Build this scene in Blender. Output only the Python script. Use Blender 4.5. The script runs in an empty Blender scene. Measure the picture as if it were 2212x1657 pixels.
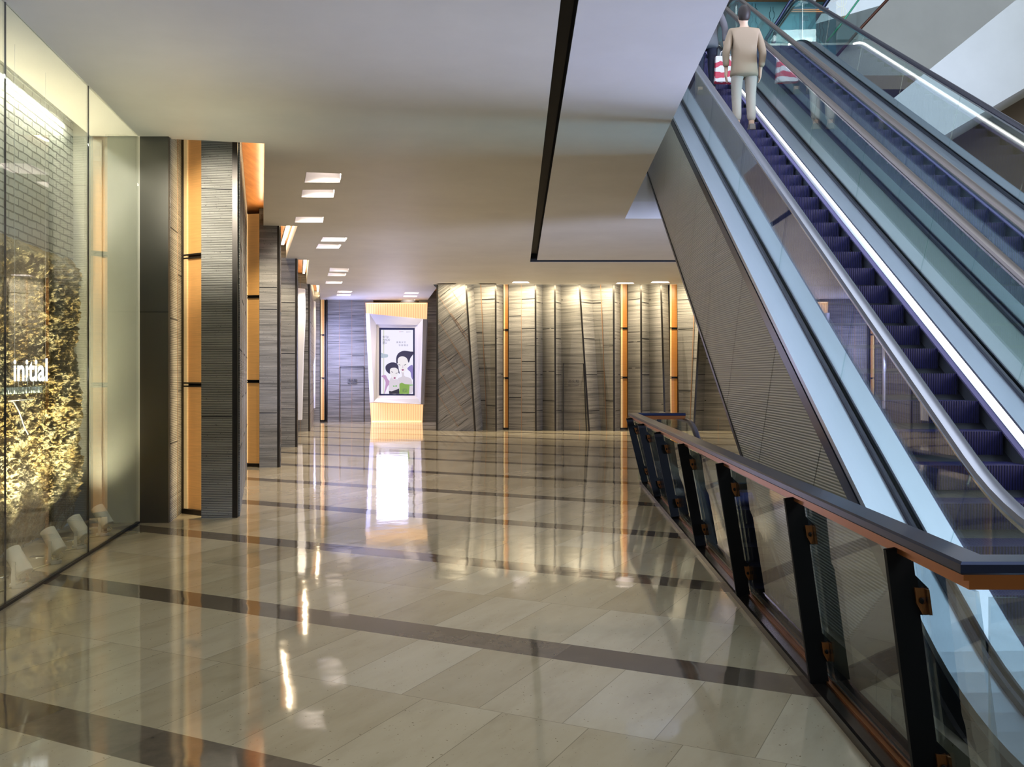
import bpy, math, random
from mathutils import Vector, Matrix, noise
from mathutils.geometry import tessellate_polygon

random.seed(7)
C = bpy.context.scene.collection
SC = bpy.context.scene
F = 2021.0            # focal length in photo pixels
CAMZ = 1.7
CEIL = 4.44

# ------------------------------------------------------------------ camera, world, big lights, exposure
cam_d = bpy.data.cameras.new('camera')
cam = bpy.data.objects.new('camera', cam_d); C.objects.link(cam)
cam.location = (0, 0, CAMZ); cam.rotation_euler = (math.pi/2, 0, 0)
cam_d.sensor_width = 36.0; cam_d.lens = F/2212*36.0
cam_d.shift_y = -18.5/2212
cam_d.clip_start = 0.05; cam_d.clip_end = 200
SC.camera = cam

SC.view_settings.view_transform = 'Standard'
SC.view_settings.look = 'None'
SC.view_settings.exposure = 0.12
SC.view_settings.gamma = 1.0
SC.view_settings.use_curve_mapping = False
try:
    SC.cycles.max_bounces = 10; SC.cycles.transparent_max_bounces = 24
    SC.cycles.sample_clamp_indirect = 6.0
    SC.cycles.caustics_reflective = False; SC.cycles.caustics_refractive = False
except Exception:
    pass

w = bpy.data.worlds.new('world'); SC.world = w; w.use_nodes = True
w.node_tree.nodes['Background'].inputs[0].default_value = (0.70, 0.80, 1.0, 1)
w.node_tree.nodes['Background'].inputs[1].default_value = 0.115

def light(name, kind, loc, energy, color=(1, 1, 1), aim=None, sx=1, sy=None, angle=None, blend=.5, spread=None, radius=None, xdir=None):
    d = bpy.data.lights.new(name, kind); o = bpy.data.objects.new(name, d); C.objects.link(o)
    o.location = loc; d.energy = energy; d.color = color
    if kind == 'AREA':
        d.shape = 'RECTANGLE'; d.size = sx; d.size_y = sy or sx
        if spread: d.spread = math.radians(spread)
    if kind == 'SPOT':
        d.spot_size = math.radians(angle or 60); d.spot_blend = blend
    if radius is not None and kind in ('SPOT', 'POINT'): d.shadow_soft_size = radius
    if aim is not None:
        z = (Vector(loc) - Vector(aim)).normalized()
        if xdir is not None:
            x = Vector(xdir); x = (x - z*x.dot(z)).normalized(); y = z.cross(x)
            o.rotation_euler = Matrix((x, y, z)).transposed().to_euler()
        else:
            o.rotation_euler = z.to_track_quat('Z', 'Y').to_euler()
    return o

# daylight: the skylight over the atrium and the glazed front on the right
light('skylight', 'AREA', (6.5, 9, 17), 1800, (0.76, 0.86, 1.0), (6.0, 9.5, 0), 9, 16)
light('daylight_right', 'AREA', (13.5, 7.0, 1.6), 1700, (0.60, 0.68, 1.0), (2.0, 11, 4.4), 1.8, 1.2, spread=110)
light('atrium_daylight', 'AREA', (11.5, -4.0, 15.0), 1350, (0.93, 0.97, 1.0), (9, 24, 8), 6, 6)
# long wall washers in the ceiling slot before the stone fins at the far end
light('wall_washer', 'AREA', (1.9, 28.02, 4.40), 430, (1.0, 0.86, 0.60), (1.9, 28.62, 1.9), 8.0, 0.10, xdir=(1, 0, 0))

# ------------------------------------------------------------------ helpers
def lin(c):
    return tuple((x/12.92 if x <= .04045 else ((x+.055)/1.055)**2.4) for x in c)
def hx(s):
    return lin(tuple(int(s[i:i+2], 16)/255 for i in (0, 2, 4)))

def U(px, py, Y):
    return Vector(((px-1106)/F*Y, Y, CAMZ+(810-py)/F*Y))
def XP(px, Y):
    return (px-1106)/F*Y
def CE(px, py, z=CEIL):
    Y = (z-CAMZ)*F/(810-py)
    return (XP(px, Y), Y)
def FL(px, py):
    Y = CAMZ*F/(py-810)
    return (XP(px, Y), Y)

class MB:
    def __init__(s): s.v = []; s.f = []; s.m = []
    def face(s, pts, mi=0):
        n = len(s.v); s.v += [tuple(p) for p in pts]; s.f.append(tuple(range(n, n+len(pts)))); s.m.append(mi)
    def hexa(s, b, t, mi=0):
        n = len(s.v); s.v += [tuple(p) for p in b] + [tuple(p) for p in t]
        for q in ((3, 2, 1, 0), (4, 5, 6, 7), (0, 1, 5, 4), (1, 2, 6, 5), (2, 3, 7, 6), (3, 0, 4, 7)):
            s.f.append(tuple(n+i for i in q)); s.m.append(mi)
    def box(s, x0, x1, y0, y1, z0, z1, mi=0):
        s.hexa([(x0, y0, z0), (x1, y0, z0), (x1, y1, z0), (x0, y1, z0)], [(x0, y0, z1), (x1, y0, z1), (x1, y1, z1), (x0, y1, z1)], mi)
    def prism(s, plan, z0, z1, mi=0):
        n = len(s.v); k = len(plan)
        s.v += [(x, y, z0) for x, y in plan] + [(x, y, z1) for x, y in plan]
        for i in range(k):
            j = (i+1) % k; s.f.append((n+i, n+j, n+k+j, n+k+i)); s.m.append(mi)
        for tri in tessellate_polygon([[Vector((x, y, 0)) for x, y in plan]]):
            s.f.append((n+tri[2], n+tri[1], n+tri[0])); s.m.append(mi)
            s.f.append((n+k+tri[0], n+k+tri[1], n+k+tri[2])); s.m.append(mi)
    def slab(s, p, q, mi=0):            # two matching rings of points
        n = len(s.v); k = len(p)
        s.v += [tuple(a) for a in p] + [tuple(a) for a in q]
        for i in range(k):
            j = (i+1) % k; s.f.append((n+i, n+j, n+k+j, n+k+i)); s.m.append(mi)
        for tri in tessellate_polygon([[Vector(a) for a in p]]):
            s.f.append((n+tri[2], n+tri[1], n+tri[0])); s.m.append(mi)
            s.f.append((n+k+tri[0], n+k+tri[1], n+k+tri[2])); s.m.append(mi)
    def tube(s, pts, r, n=8, mi=0, rs=None):
        pts = [Vector(p) for p in pts]; base = len(s.v)
        up = Vector((0, 0, 1))
        for i, p in enumerate(pts):
            d = (pts[min(i+1, len(pts)-1)] - pts[max(i-1, 0)]).normalized()
            a = d.cross(up)
            if a.length < 1e-3: a = d.cross(Vector((1, 0, 0)))
            a.normalize(); b = d.cross(a).normalized(); rr = rs[i] if rs else r
            for k in range(n):
                t = 2*math.pi*k/n; s.v.append(tuple(p + a*math.cos(t)*rr + b*math.sin(t)*rr))
        for i in range(len(pts)-1):
            for k in range(n):
                q = (k+1) % n
                s.f.append((base+i*n+k, base+i*n+q, base+(i+1)*n+q, base+(i+1)*n+k)); s.m.append(mi)
        s.f.append(tuple(base+k for k in range(n))[::-1]); s.m.append(mi)
        s.f.append(tuple(base+(len(pts)-1)*n+k for k in range(n))); s.m.append(mi)
    def lathe(s, prof, n=20, M=None, mi=0):
        M = M or Matrix(); base = len(s.v)
        for r, z in prof:
            for k in range(n):
                t = 2*math.pi*k/n; s.v.append(tuple(M @ Vector((r*math.cos(t), r*math.sin(t), z))))
        for i in range(len(prof)-1):
            for k in range(n):
                q = (k+1) % n
                s.f.append((base+i*n+k, base+i*n+q, base+(i+1)*n+q, base+(i+1)*n+k)); s.m.append(mi)
        if prof[0][0] > 1e-4: s.f.append(tuple(base+k for k in range(n))[::-1]); s.m.append(mi)
        if prof[-1][0] > 1e-4: s.f.append(tuple(base+(len(prof)-1)*n+k for k in range(n))); s.m.append(mi)
    def sweep(s, rings, mi=0, closed=True, caps=True):
        base = len(s.v); k = len(rings[0])
        for r in rings: s.v += [tuple(p) for p in r]
        for i in range(len(rings)-1):
            for j in range(k if closed else k-1):
                q = (j+1) % k
                s.f.append((base+i*k+j, base+i*k+q, base+(i+1)*k+q, base+(i+1)*k+j)); s.m.append(mi)
        if closed and caps:
            s.f.append(tuple(base+j for j in range(k))[::-1]); s.m.append(mi)
            s.f.append(tuple(base+(len(rings)-1)*k+j for j in range(k))); s.m.append(mi)
    def build(s, name, mats, parent=None, smooth=False, world=True, bevel=0):
        me = bpy.data.meshes.new(name); me.from_pydata(s.v, [], s.f)
        if not isinstance(mats, (list, tuple)): mats = [mats]
        for m in mats: me.materials.append(m)
        me.polygons.foreach_set('material_index', s.m)
        import bmesh
        bm = bmesh.new(); bm.from_mesh(me); bmesh.ops.recalc_face_normals(bm, faces=bm.faces[:]); bm.to_mesh(me); bm.free()
        if smooth:
            for p in me.polygons: p.use_smooth = True
        o = bpy.data.objects.new(name, me); C.objects.link(o)
        if bevel:
            b = o.modifiers.new('bevel', 'BEVEL'); b.width = bevel; b.segments = 2; b.limit_method = 'ANGLE'
        if smooth == 'auto':
            try:
                me.set_sharp_from_angle(angle=math.radians(40))
            except Exception: pass
        if parent is not None:
            o.parent = parent
            if world and parent.type == 'EMPTY':
                o.matrix_parent_inverse = Matrix.Translation(-Vector(parent.location))
        return o

def tag(o, label, cat, group=None, kind=None):
    o['label'] = label; o['category'] = cat
    if group: o['group'] = group
    if kind: o['kind'] = kind
    return o
def thing(name, loc, label, cat, group=None):
    o = bpy.data.objects.new(name, None); C.objects.link(o)
    o.location = loc; o.empty_display_size = .2
    return tag(o, label, cat, group)
def struct(o, label=None, cat=None):
    o['kind'] = 'structure'
    if label: o['label'] = label
    if cat: o['category'] = cat
    return o
def dup(root, loc, label):
    r = root.copy(); C.objects.link(r); r.location = loc; r['label'] = label
    for ch in list(root.children):
        c = ch.copy(); C.objects.link(c); c.parent = r
        for g in list(ch.children):
            d = g.copy(); C.objects.link(d); d.parent = c
    return r

# ------------------------------------------------------------------ materials
def M(name, col, rough=.5, metal=0.0, emit=None, estr=0.0, spec=None, coat=0):
    m = bpy.data.materials.new(name); m.use_nodes = True
    b = m.node_tree.nodes['Principled BSDF']
    b.inputs['Base Color'].default_value = (*col, 1); b.inputs['Roughness'].default_value = rough
    b.inputs['Metallic'].default_value = metal
    if emit: b.inputs['Emission Color'].default_value = (*emit, 1); b.inputs['Emission Strength'].default_value = estr
    if spec is not None: b.inputs['Specular IOR Level'].default_value = spec
    if coat: b.inputs['Coat Weight'].default_value = coat
    return m
class NT:
    def __init__(s, m): s.t = m.node_tree; s.b = s.t.nodes['Principled BSDF']
    def n(s, typ, **kw):
        nd = s.t.nodes.new(typ)
        for k, v in kw.items(): setattr(nd, k, v)
        return nd
    def l(s, a, b): s.t.links.new(a, b)
    def val(s, x, inp):
        if hasattr(x, 'is_output'): s.l(x, inp)
        else: inp.default_value = x
    def math(s, op, a, b=0.0, c=0.0):
        nd = s.n('ShaderNodeMath', operation=op); s.val(a, nd.inputs[0]); s.val(b, nd.inputs[1]); s.val(c, nd.inputs[2])
        return nd.outputs[0]
    def comb(s, x, y, z):
        nd = s.n('ShaderNodeCombineXYZ'); s.val(x, nd.inputs[0]); s.val(y, nd.inputs[1]); s.val(z, nd.inputs[2]); return nd.outputs[0]
    def noise(s, vec, scale=1, detail=3, rough=.5):
        nd = s.n('ShaderNodeTexNoise'); s.l(vec, nd.inputs['Vector']); nd.inputs['Scale'].default_value = scale
        nd.inputs['Detail'].default_value = detail; nd.inputs['Roughness'].default_value = rough; return nd.outputs['Fac']
    def ramp(s, fac, stops):
        nd = s.n('ShaderNodeValToRGB'); s.l(fac, nd.inputs[0]); e = nd.color_ramp.elements
        while len(e) < len(stops): e.new(.5)
        for i, (p, c) in enumerate(stops): e[i].position = p; e[i].color = (*c, 1)
        return nd.outputs[0]
    def mix(s, fac, a, b, mode='MIX'):
        nd = s.n('ShaderNodeMix', data_type='RGBA', blend_type=mode)
        s.val(fac, nd.inputs[0])
        for x, i in ((a, 6), (b, 7)):
            if hasattr(x, 'is_output'): s.l(x, nd.inputs[i])
            else: nd.inputs[i].default_value = (*x, 1)
        return nd.outputs[2]
    def bump(s, h, strength=.5, dist=.01):
        nd = s.n('ShaderNodeBump'); s.l(h, nd.inputs['Height']); nd.inputs['Strength'].default_value = strength
        nd.inputs['Distance'].default_value = dist; s.l(nd.outputs[0], s.b.inputs['Normal'])
    def pos(s):
        g = s.n('ShaderNodeNewGeometry'); sp = s.n('ShaderNodeSeparateXYZ'); s.l(g.outputs['Position'], sp.inputs[0])
        return g.outputs['Position'], sp.outputs[0], sp.outputs[1], sp.outputs[2]

def floor_mat():
    m = M('polished_marble', (.5, .45, .36), .1); t = NT(m); p, X, Y, Z = t.pos()
    ca, sa = .8965, .443
    d = t.math('ADD', t.math('MULTIPLY', X, sa), t.math('MULTIPLY', Y, ca))
    a = t.math('SUBTRACT', t.math('MULTIPLY', X, ca), t.math('MULTIPLY', Y, sa))
    per = 2.178
    q = t.math('SUBTRACT', d, 5.13-20*per)
    k = t.math('FLOOR', t.math('DIVIDE', q, per))
    r = t.math('SUBTRACT', q, t.math('MULTIPLY', k, per))           # 0..per inside one repeat
    band = t.math('LESS_THAN', r, .32)
    row = t.math('FLOOR', t.math('DIVIDE', t.math('SUBTRACT', r, .32), .929))
    rid = t.math('ADD', t.math('MULTIPLY', k, 3), row)
    wn = t.n('ShaderNodeTexWhiteNoise', noise_dimensions='1D'); t.l(rid, wn.inputs['W'])
    wid = t.math('ADD', t.math('MULTIPLY', band, .22), .465)
    ua = t.math('ADD', t.math('DIVIDE', a, wid), wn.outputs['Value'])
    cell = t.math('FLOOR', ua)
    fr = t.math('SUBTRACT', ua, cell)
    wc = t.n('ShaderNodeTexWhiteNoise', noise_dimensions='2D'); t.l(t.comb(cell, rid, 0), wc.inputs['Vector'])
    v = wc.outputs['Value']
    # veins and small pits
    vec = t.comb(t.math('ADD', t.math('MULTIPLY', d, .9), t.math('MULTIPLY', v, 17)), t.math('MULTIPLY', a, 2.6), t.math('MULTIPLY', v, 9))
    n1 = t.noise(vec, 1.6, 6, .6)
    n2 = t.noise(p, 9.0, 4, .65)
    n3 = t.noise(p, 55.0, 2, .5)
    tile = t.ramp(v, [(0, hx('a5977b')), (.25, hx('bdb197')), (.5, hx('a89b80')), (.75, hx('c4baa4')), (.92, hx('b3a68d')), (1, hx('94866b'))])
    veins = t.ramp(n1, [(.3, hx('8f8168')), (.5, hx('bdb198')), (.75, hx('d0c6b0'))])
    tile = t.mix(.30, tile, veins)
    tile = t.mix(t.math('MULTIPLY', t.math('GREATER_THAN', n3, .69), t.math('GREATER_THAN', n2, .52)), tile, hx('7a6a50'))
    bt = t.ramp(v, [(0, hx('4d453c')), (.5, hx('62574b')), (1, hx('72675a'))])
    bt = t.mix(.35, bt, t.ramp(n2, [(.3, hx('3d372f')), (.7, hx('75695a'))]))
    col = t.mix(band, tile, bt)
    # fine joints
    e1 = t.math('MULTIPLY', t.math('MINIMUM', fr, t.math('SUBTRACT', 1.0, fr)), wid)
    rr = t.math('SUBTRACT', r, t.math('ADD', .32, t.math('MULTIPLY', row, .929)))
    e2 = t.math('MINIMUM', rr, t.math('SUBTRACT', .929, rr))
    e2 = t.math('ADD', e2, band)
    j = t.math('LESS_THAN', t.math('MINIMUM', e1, e2), .0022)
    col = t.mix(t.math('MULTIPLY', j, .55), col, hx('5c5140'))
    t.l(col, t.b.inputs['Base Color'])
    rg = t.math('ADD', .03, t.math('MULTIPLY', n2, .05)); t.l(rg, t.b.inputs['Roughness'])
    t.b.inputs['Specular IOR Level'].default_value = .75
    h = t.math('ADD', t.math('MULTIPLY', t.noise(p, 1.1, 2, .5), 1.0), t.math('MULTIPLY', t.noise(p, 3.7, 2, .5), .35))
    h = t.math('ADD', h, t.math('MULTIPLY', v, .0))
    t.bump(h, .13, .02)
    return m

def stone_mat(name, lo, hi, rot=0.0, pitch=62.0, rough=.6, bstr=.8, warm=None, bd=.012, reg=False):
    m = M(name, hi, rough); t = NT(m); p, X, Y, Z = t.pos()
    hz = t.math('ADD', X, t.math('MULTIPLY', Y, .31))
    if rot:
        c, s_ = math.cos(rot), math.sin(rot)
        zz = t.math('ADD', t.math('MULTIPLY', Z, c), t.math('MULTIPLY', X, s_))
        xx = t.math('SUBTRACT', t.math('MULTIPLY', X, c), t.math('MULTIPLY', Z, s_))
    else:
        zz, xx = Z, hz
    v1 = t.comb(t.math('MULTIPLY', xx, 1.1), 0.0, t.math('MULTIPLY', zz, pitch))
    v2 = t.comb(t.math('MULTIPLY', xx, .5), 3.0, t.math('MULTIPLY', zz, pitch*.28))
    n1 = t.noise(v1, 1.0, 3, .6); n2 = t.noise(v2, 1.0, 2, .5); n3 = t.noise(p, 60, 2, .6)
    h = t.math('ADD', t.math('MULTIPLY', n1, .65), t.math('MULTIPLY', n2, .5))
    if reg:
        sn = t.math('SINE', t.math('MULTIPLY', t.math('ADD', zz, t.math('MULTIPLY', n2, .012)), 2*math.pi/.0205))
        h = t.math('ADD', t.math('MULTIPLY', h, .45), t.math('MULTIPLY_ADD', sn, .13, .30))
    mid = tuple((a+b)/2 for a, b in zip(lo, hi))
    col = t.ramp(h, [(.38, lo), (.52, mid), (.70, hi)])
    pit = t.math('MULTIPLY', t.math('GREATER_THAN', n3, .66), t.math('GREATER_THAN', n1, .5))
    col = t.mix(t.math('MULTIPLY', pit, .8), col, tuple(x*.35 for x in lo))
    t.l(col, t.b.inputs['Base Color'])
    t.bump(t.math('SUBTRACT', h, t.math('MULTIPLY', pit, .4)), bstr, bd)
    return m

def paint_mat(name, col, rough=.6, var=.05):
    m = M(name, col, rough); t = NT(m); p, X, Y, Z = t.pos()
    n = t.noise(p, .9, 5, .6)
    t.l(t.ramp(n, [(.3, tuple(x*(1-var) for x in col)), (.7, tuple(min(1, x*(1+var)) for x in col))]), t.b.inputs['Base Color'])
    t.bump(t.noise(p, 7, 4, .6), .06, .01)
    return m

def brick_mat():
    m = M('white_painted_brick', (.75, .75, .72), .55); t = NT(m); p, X, Y, Z = t.pos()
    br = t.n('ShaderNodeTexBrick'); nz = t.noise(p, 6, 3, .6)
    zz = t.math('ADD', Z, t.math('MULTIPLY', nz, .03)); yy = t.math('ADD', Y, t.math('MULTIPLY', nz, .03))
    t.l(t.comb(yy, zz, 0), br.inputs['Vector'])
    br.inputs['Scale'].default_value = 1; br.inputs['Brick Width'].default_value = .24; br.inputs['Row Height'].default_value = .078
    br.inputs['Mortar Size'].default_value = .010; br.inputs['Mortar Smooth'].default_value = .5
    br.inputs['Color1'].default_value = (*hx('c9c9c0'), 1); br.inputs['Color2'].default_value = (*hx('b9bab2'), 1)
    br.inputs['Mortar'].default_value = (*hx('70716a'), 1)
    t.l(br.outputs['Color'], t.b.inputs['Base Color'])
    h = t.math('SUBTRACT', t.math('MULTIPLY', t.noise(p, 22, 4, .6), .5), br.outputs['Fac'])
    t.bump(h, .9, .015)
    return m

def moss_mat():
    m = M('preserved_moss', (.4, .35, .2), .9); t = NT(m); p, X, Y, Z = t.pos()
    n1 = t.noise(p, 2.3, 3, .6); n2 = t.noise(p, 26, 4, .7); n3 = t.noise(p, 85, 3, .7)
    a = t.ramp(n1, [(.34, hx('8a7d4c')), (.44, hx('b89a50')), (.53, hx('cfc499')), (.66, hx('b9b9aa'))])
    b = t.ramp(n2, [(.36, hx('554c30')), (.54, hx('b09c6a')), (.68, hx('dcd6bd'))])
    t.l(t.mix(.5, a, b), t.b.inputs['Base Color'])
    t.bump(t.math('ADD', n2, n3), 1.0, .05)
    return m

def cladding_mat():
    m = M('ribbed_metal_cladding', hx('b3aea3'), .45, .05); t = NT(m); p, X, Y, Z = t.pos()
    s_ = t.math('SINE', t.math('MULTIPLY', Z, 2*math.pi/.021))
    t.l(t.ramp(t.math('ADD', t.math('MULTIPLY', s_, .5), .5), [(0, hx('8d897f')), (.5, hx('c6c2b7')), (1, hx('d2cec3'))]), t.b.inputs['Base Color'])
    t.bump(s_, .55, .004)
    return m

def brushed_mat(name, col, rough=.32, metal=1.0):
    m = M(name, col, rough, metal); t = NT(m); p, X, Y, Z = t.pos()
    n = t.noise(t.comb(t.math('MULTIPLY', X, 60), t.math('MULTIPLY', Y, 1.2), t.math('MULTIPLY', Z, 1.2)), 1, 3, .6)
    t.l(t.math('ADD', rough-.06, t.math('MULTIPLY', n, .14)), t.b.inputs['Roughness'])
    return m

def glass_mat(name, tint=(.80, .90, .89), refl=(1, 1, 1), f0=.05):
    m = bpy.data.materials.new(name); m.use_nodes = True; t = m.node_tree; t.nodes.clear()
    out = t.nodes.new('ShaderNodeOutputMaterial'); mx = t.nodes.new('ShaderNodeMixShader')
    tr = t.nodes.new('ShaderNodeBsdfTransparent'); tr.inputs[0].default_value = (*tint, 1)
    gl = t.nodes.new('ShaderNodeBsdfGlossy'); gl.inputs[0].default_value = (*refl, 1); gl.inputs['Roughness'].default_value = .003
    lw = t.nodes.new('ShaderNodeLayerWeight'); lw.inputs[0].default_value = .5
    pw = t.nodes.new('ShaderNodeMath'); pw.operation = 'POWER'; pw.inputs[1].default_value = 5
    ma = t.nodes.new('ShaderNodeMath'); ma.operation = 'MULTIPLY_ADD'; ma.inputs[1].default_value = 1-f0; ma.inputs[2].default_value = f0
    t.links.new(lw.outputs['Facing'], pw.inputs[0]); t.links.new(pw.outputs[0], ma.inputs[0]); t.links.new(ma.outputs[0], mx.inputs[0])
    t.links.new(tr.outputs[0], mx.inputs[1]); t.links.new(gl.outputs[0], mx.inputs[2]); t.links.new(mx.outputs[0], out.inputs[0])
    return m

def amber_mat(name, col, estr):
    m = M(name, col, .35, 0, col, estr); t = NT(m); p, X, Y, Z = t.pos()
    n = t.noise(t.comb(t.math('MULTIPLY', X, 4), t.math('MULTIPLY', Y, 4), t.math('MULTIPLY', Z, 90)), 1, 2, .5)
    c = t.ramp(n, [(.3, tuple(x*.86 for x in col)), (.7, col)])
    t.l(c, t.b.inputs['Base Color']); t.l(c, t.b.inputs['Emission Color'])
    return m

def step_mat():
    m = M('grooved_step_metal', hx('26265a'), .42, .15); t = NT(m); tc = t.n('ShaderNodeTexCoord'); sp = t.n('ShaderNodeSeparateXYZ')
    t.l(tc.outputs['Object'], sp.inputs[0])
    s_ = t.math('SINE', t.math('MULTIPLY', sp.outputs[0], 2*math.pi/.018))
    t.l(t.ramp(t.math('ADD', t.math('MULTIPLY', s_, .5), .5), [(0, hx('0d0c30')), (1, hx('2c2b72'))]), t.b.inputs['Base Color'])
    t.bump(s_, .5, .006)
    return m

def rib_mat(name, col, estr):
    m = M(name, col, .3, 0, col, estr); t = NT(m); p, X, Y, Z = t.pos()
    s_ = t.math('SINE', t.math('MULTIPLY', X, 2*math.pi/.085))
    c = t.ramp(t.math('ADD', t.math('MULTIPLY', s_, .5), .5), [(0, tuple(x*.7 for x in col)), (.6, col)])
    t.l(c, t.b.inputs['Base Color']); t.l(c, t.b.inputs['Emission Color'])
    return m

def wood_mat():
    m = M('copper_wood_veneer', hx('b9793f'), .35); t = NT(m); p, X, Y, Z = t.pos()
    n = t.noise(t.comb(t.math('MULTIPLY', X, 12), t.math('MULTIPLY', Y, 1.5), Z), 1, 4, .6)
    t.l(t.ramp(n, [(.3, hx('a2632f')), (.7, hx('c98a4d'))]), t.b.inputs['Base Color'])
    return m

MAT = dict(
    floor=floor_mat(),
    ceil=paint_mat('ceiling_paint', hx('e0ddd6'), .55),
    soffit=paint_mat('soffit_paint', hx('e2e2e4'), .5),
    white=paint_mat('white_paint', hx('d8d6d0'), .5),
    endw=paint_mat('display_end_paint', hx('b4b5ab'), .5),
    grey=paint_mat('grey_wall_paint', hx('cfd1cc'), .6),
    atr=paint_mat('atrium_white_paint', hx('bfc4c1'), .6),
    brown=paint_mat('brown_wall_paint', hx('7d6d58'), .5),
    black=M('black_recess', (.006, .006, .006), .6),
    pit=M('dark_shaft_paint', hx('2b2b2e'), .7),
    brick=brick_mat(), moss=moss_mat(),
    stone=stone_mat('striated_stone', hx('2d2b29'), hx('8f8b83')),
    stone_near=stone_mat('ribbed_stone', hx('35342f'), hx('98958b'), pitch=88, bstr=1.0, bd=.012, reg=True),
    stone_diag=stone_mat('striated_stone_diagonal', hx('2d2b29'), hx('8f8b83'), rot=math.radians(-33)),
    trim=M('bronze_edge_trim', hx('3a3632'), .35, .8),
    metal=brushed_mat('dark_patinated_metal', hx('55534c'), .45, .75),
    joint=M('dark_joint', hx('191817'), .8),
    seam=M('copper_seam', hx('a37c5c'), .4, .5),
    amber=amber_mat('amber_lightbox_fabric', hx('cf9a5a'), .22),
    ambery=amber_mat('pale_amber_reveal', hx('e8c88c'), .30),
    amberd=amber_mat('dim_amber_fabric', hx('c07f3c'), .20),
    rib=rib_mat('ribbed_amber_glass', hx('f8c690'), .95),
    led=M('led_strip', (1, .95, .85), .5, 0, (1, .86, .66), 5.0),
    ledw=M('escalator_led', (1, 1, 1), .5, 0, (1, .93, .88), 5.0),
    ledy=M('display_led', (1, 1, .9), .5, 0, (1, .95, .72), 2.5),
    lamp=M('downlight_lamp', (1, .95, .9), .5, 0, (1, .86, .74), 4.0),
    copper=M('copper_channel', hx('b0703f'), .3, .85),
    rail=M('dark_rail_metal', hx('2e3750'), .28, .7),
    post=M('black_post_steel', hx('0a0a0c'), .6, 0, spec=.25),
    plinth=M('dark_plinth', hx('2b2522'), .22, .6),
    glass=glass_mat('clear_glass', (.92, .96, .95)), glassg=glass_mat('green_glass', (.86, .93, .92), f0=.08),
    glasss=glass_mat('shop_glass', (.95, .975, .95)), glassd=glass_mat('smoked_glass', (.76, .82, .84), f0=.10),
    deck=brushed_mat('brushed_aluminium', hx('b9c2ce'), .34, .9),
    cover=brushed_mat('deck_cover', hx('a9b2ad'), .4, .85),
    handrail=M('grey_handrail', hx('8f9099'), .28, .55), handrail2=M('brown_handrail', hx('7c736d'), .3, .5),
    hrdark=M('dark_handrail', hx('4a4a52'), .3, .5),
    step=step_mat(), brush=M('skirt_brush', hx('6a6796'), .8), clad=cladding_mat(),
    shoe=M('glazing_shoe', hx('1d2330'), .3, .5), dark=M('dark_metal', hx('2a2c33'), .4, .6),
    teal=paint_mat('teal_graphic_wall', hx('6fb4bd'), .5, .12), line=M('graphic_line', hx('3d6a72'), .6),
    wood=wood_mat(),
    frame=M('white_display_frame', hx('e3e0e2'), .35),
    spot=M('white_spotlight', hx('d9d7cc'), .45), cable=M('braided_cable', hx('cfc29c'), .8),
    acr=glass_mat('acrylic', (.86, .93, .93), f0=.16), wire=M('white_wire', (.8, .8, .8), .5),
    chrome=M('chrome', (.8, .8, .82), .12, 1),
)
MAT['ledamb'] = M('amber_led', (1, .8, .5), .5, 0, (1, .76, .40), 1.1)
def em(name, c, s): return M(name, (.02, .02, .02), .3, 0, c, s)      # lit screen pixels, lamps

# ------------------------------------------------------------------ floor and shaft
def ring_mesh(name, outer, holes, z, mat, flip=False, thick=0.0):
    loops = [[Vector((x, y, 0)) for x, y in l] for l in [outer]+holes]
    flat = [p for l in loops for p in l]
    mb = MB()
    mb.v = [(p.x, p.y, z) for p in flat]
    for tri in tessellate_polygon(loops): mb.f.append(tuple(tri)); mb.m.append(0)
    if thick:
        n = len(mb.v); mb.v += [(p.x, p.y, z+thick) for p in flat]
        for tri in tessellate_polygon(loops): mb.f.append(tuple(n+i for i in tri[::-1])); mb.m.append(0)
        o = 0
        for l in loops:
            for i in range(len(l)):
                j = (i+1) % len(l); mb.f.append((o+i, o+j, n+o+j, n+o+i)); mb.m.append(0)
            o += len(l)
    return mb
def EX(a, y): return a + .0242*y
shaft = [(1.66, 3.05), (EX(1.93, 3.05), 3.05), (EX(1.93, 7.25), 7.25), (EX(3.85, 7.25), 7.25), (EX(3.85, 14.55), 14.55), (2.06, 14.55)]
fo = ring_mesh('floor', [(-9, -4), (16, -4), (16, 37), (-9, 37)], [shaft], 0, MAT['floor'], thick=-.18).build('floor', MAT['floor'])
struct(fo)
mb = MB()
cx = sum(p[0] for p in shaft)/6
for i in range(6):
    (x0, y0), (x1, y1) = shaft[i], shaft[(i+1) % 6]
    mb.face([(x0, y0, -.18), (x1, y1, -.18), (x1, y1, -5), (x0, y0, -5)])
struct(mb.build('wall_shaft', MAT['pit']))
mb = MB(); mb.box(-2, 8, 1, 18, -5.2, -5)
struct(mb.build('floor_lower', MAT['pit']))

# ------------------------------------------------------------------ ceiling with its recesses
def gx(y): return -3.70 - .146*(y-6.76)          # plane of the shop glass
P = [CE(300, 297), CE(572, 310), CE(569, 488), CE(643, 488), CE(617, 559), CE(668, 562), CE(662, 614), CE(690, 617), CE(692, 651)]
dl = [  # recess outlines as seen: x0, y0, x1, y1, slant, right-end drop
    (657, 372, 739, 395, 4, 3), (650, 410, 724, 427, 3, 0), (636, 468.5, 700, 481, 2, 0),
    (692, 512.3, 751, 522, 5, 1), (682, 526.7, 738, 537, 6, 2), (711, 578.5, 754, 587, 1, 2), (707, 589, 748, 596.5, 2, 2),
    (702, 607.5, 740, 613, 2, 1), (727, 628, 761, 632.5, 2, 1), (726, 634.8, 758, 639, 2, 1),
    (872, 631, 905, 635, 2, 1), (870, 638, 902, 641.5, 2, 1), (866, 647.3, 897, 650, 2, 0)]
holes = []
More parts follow.
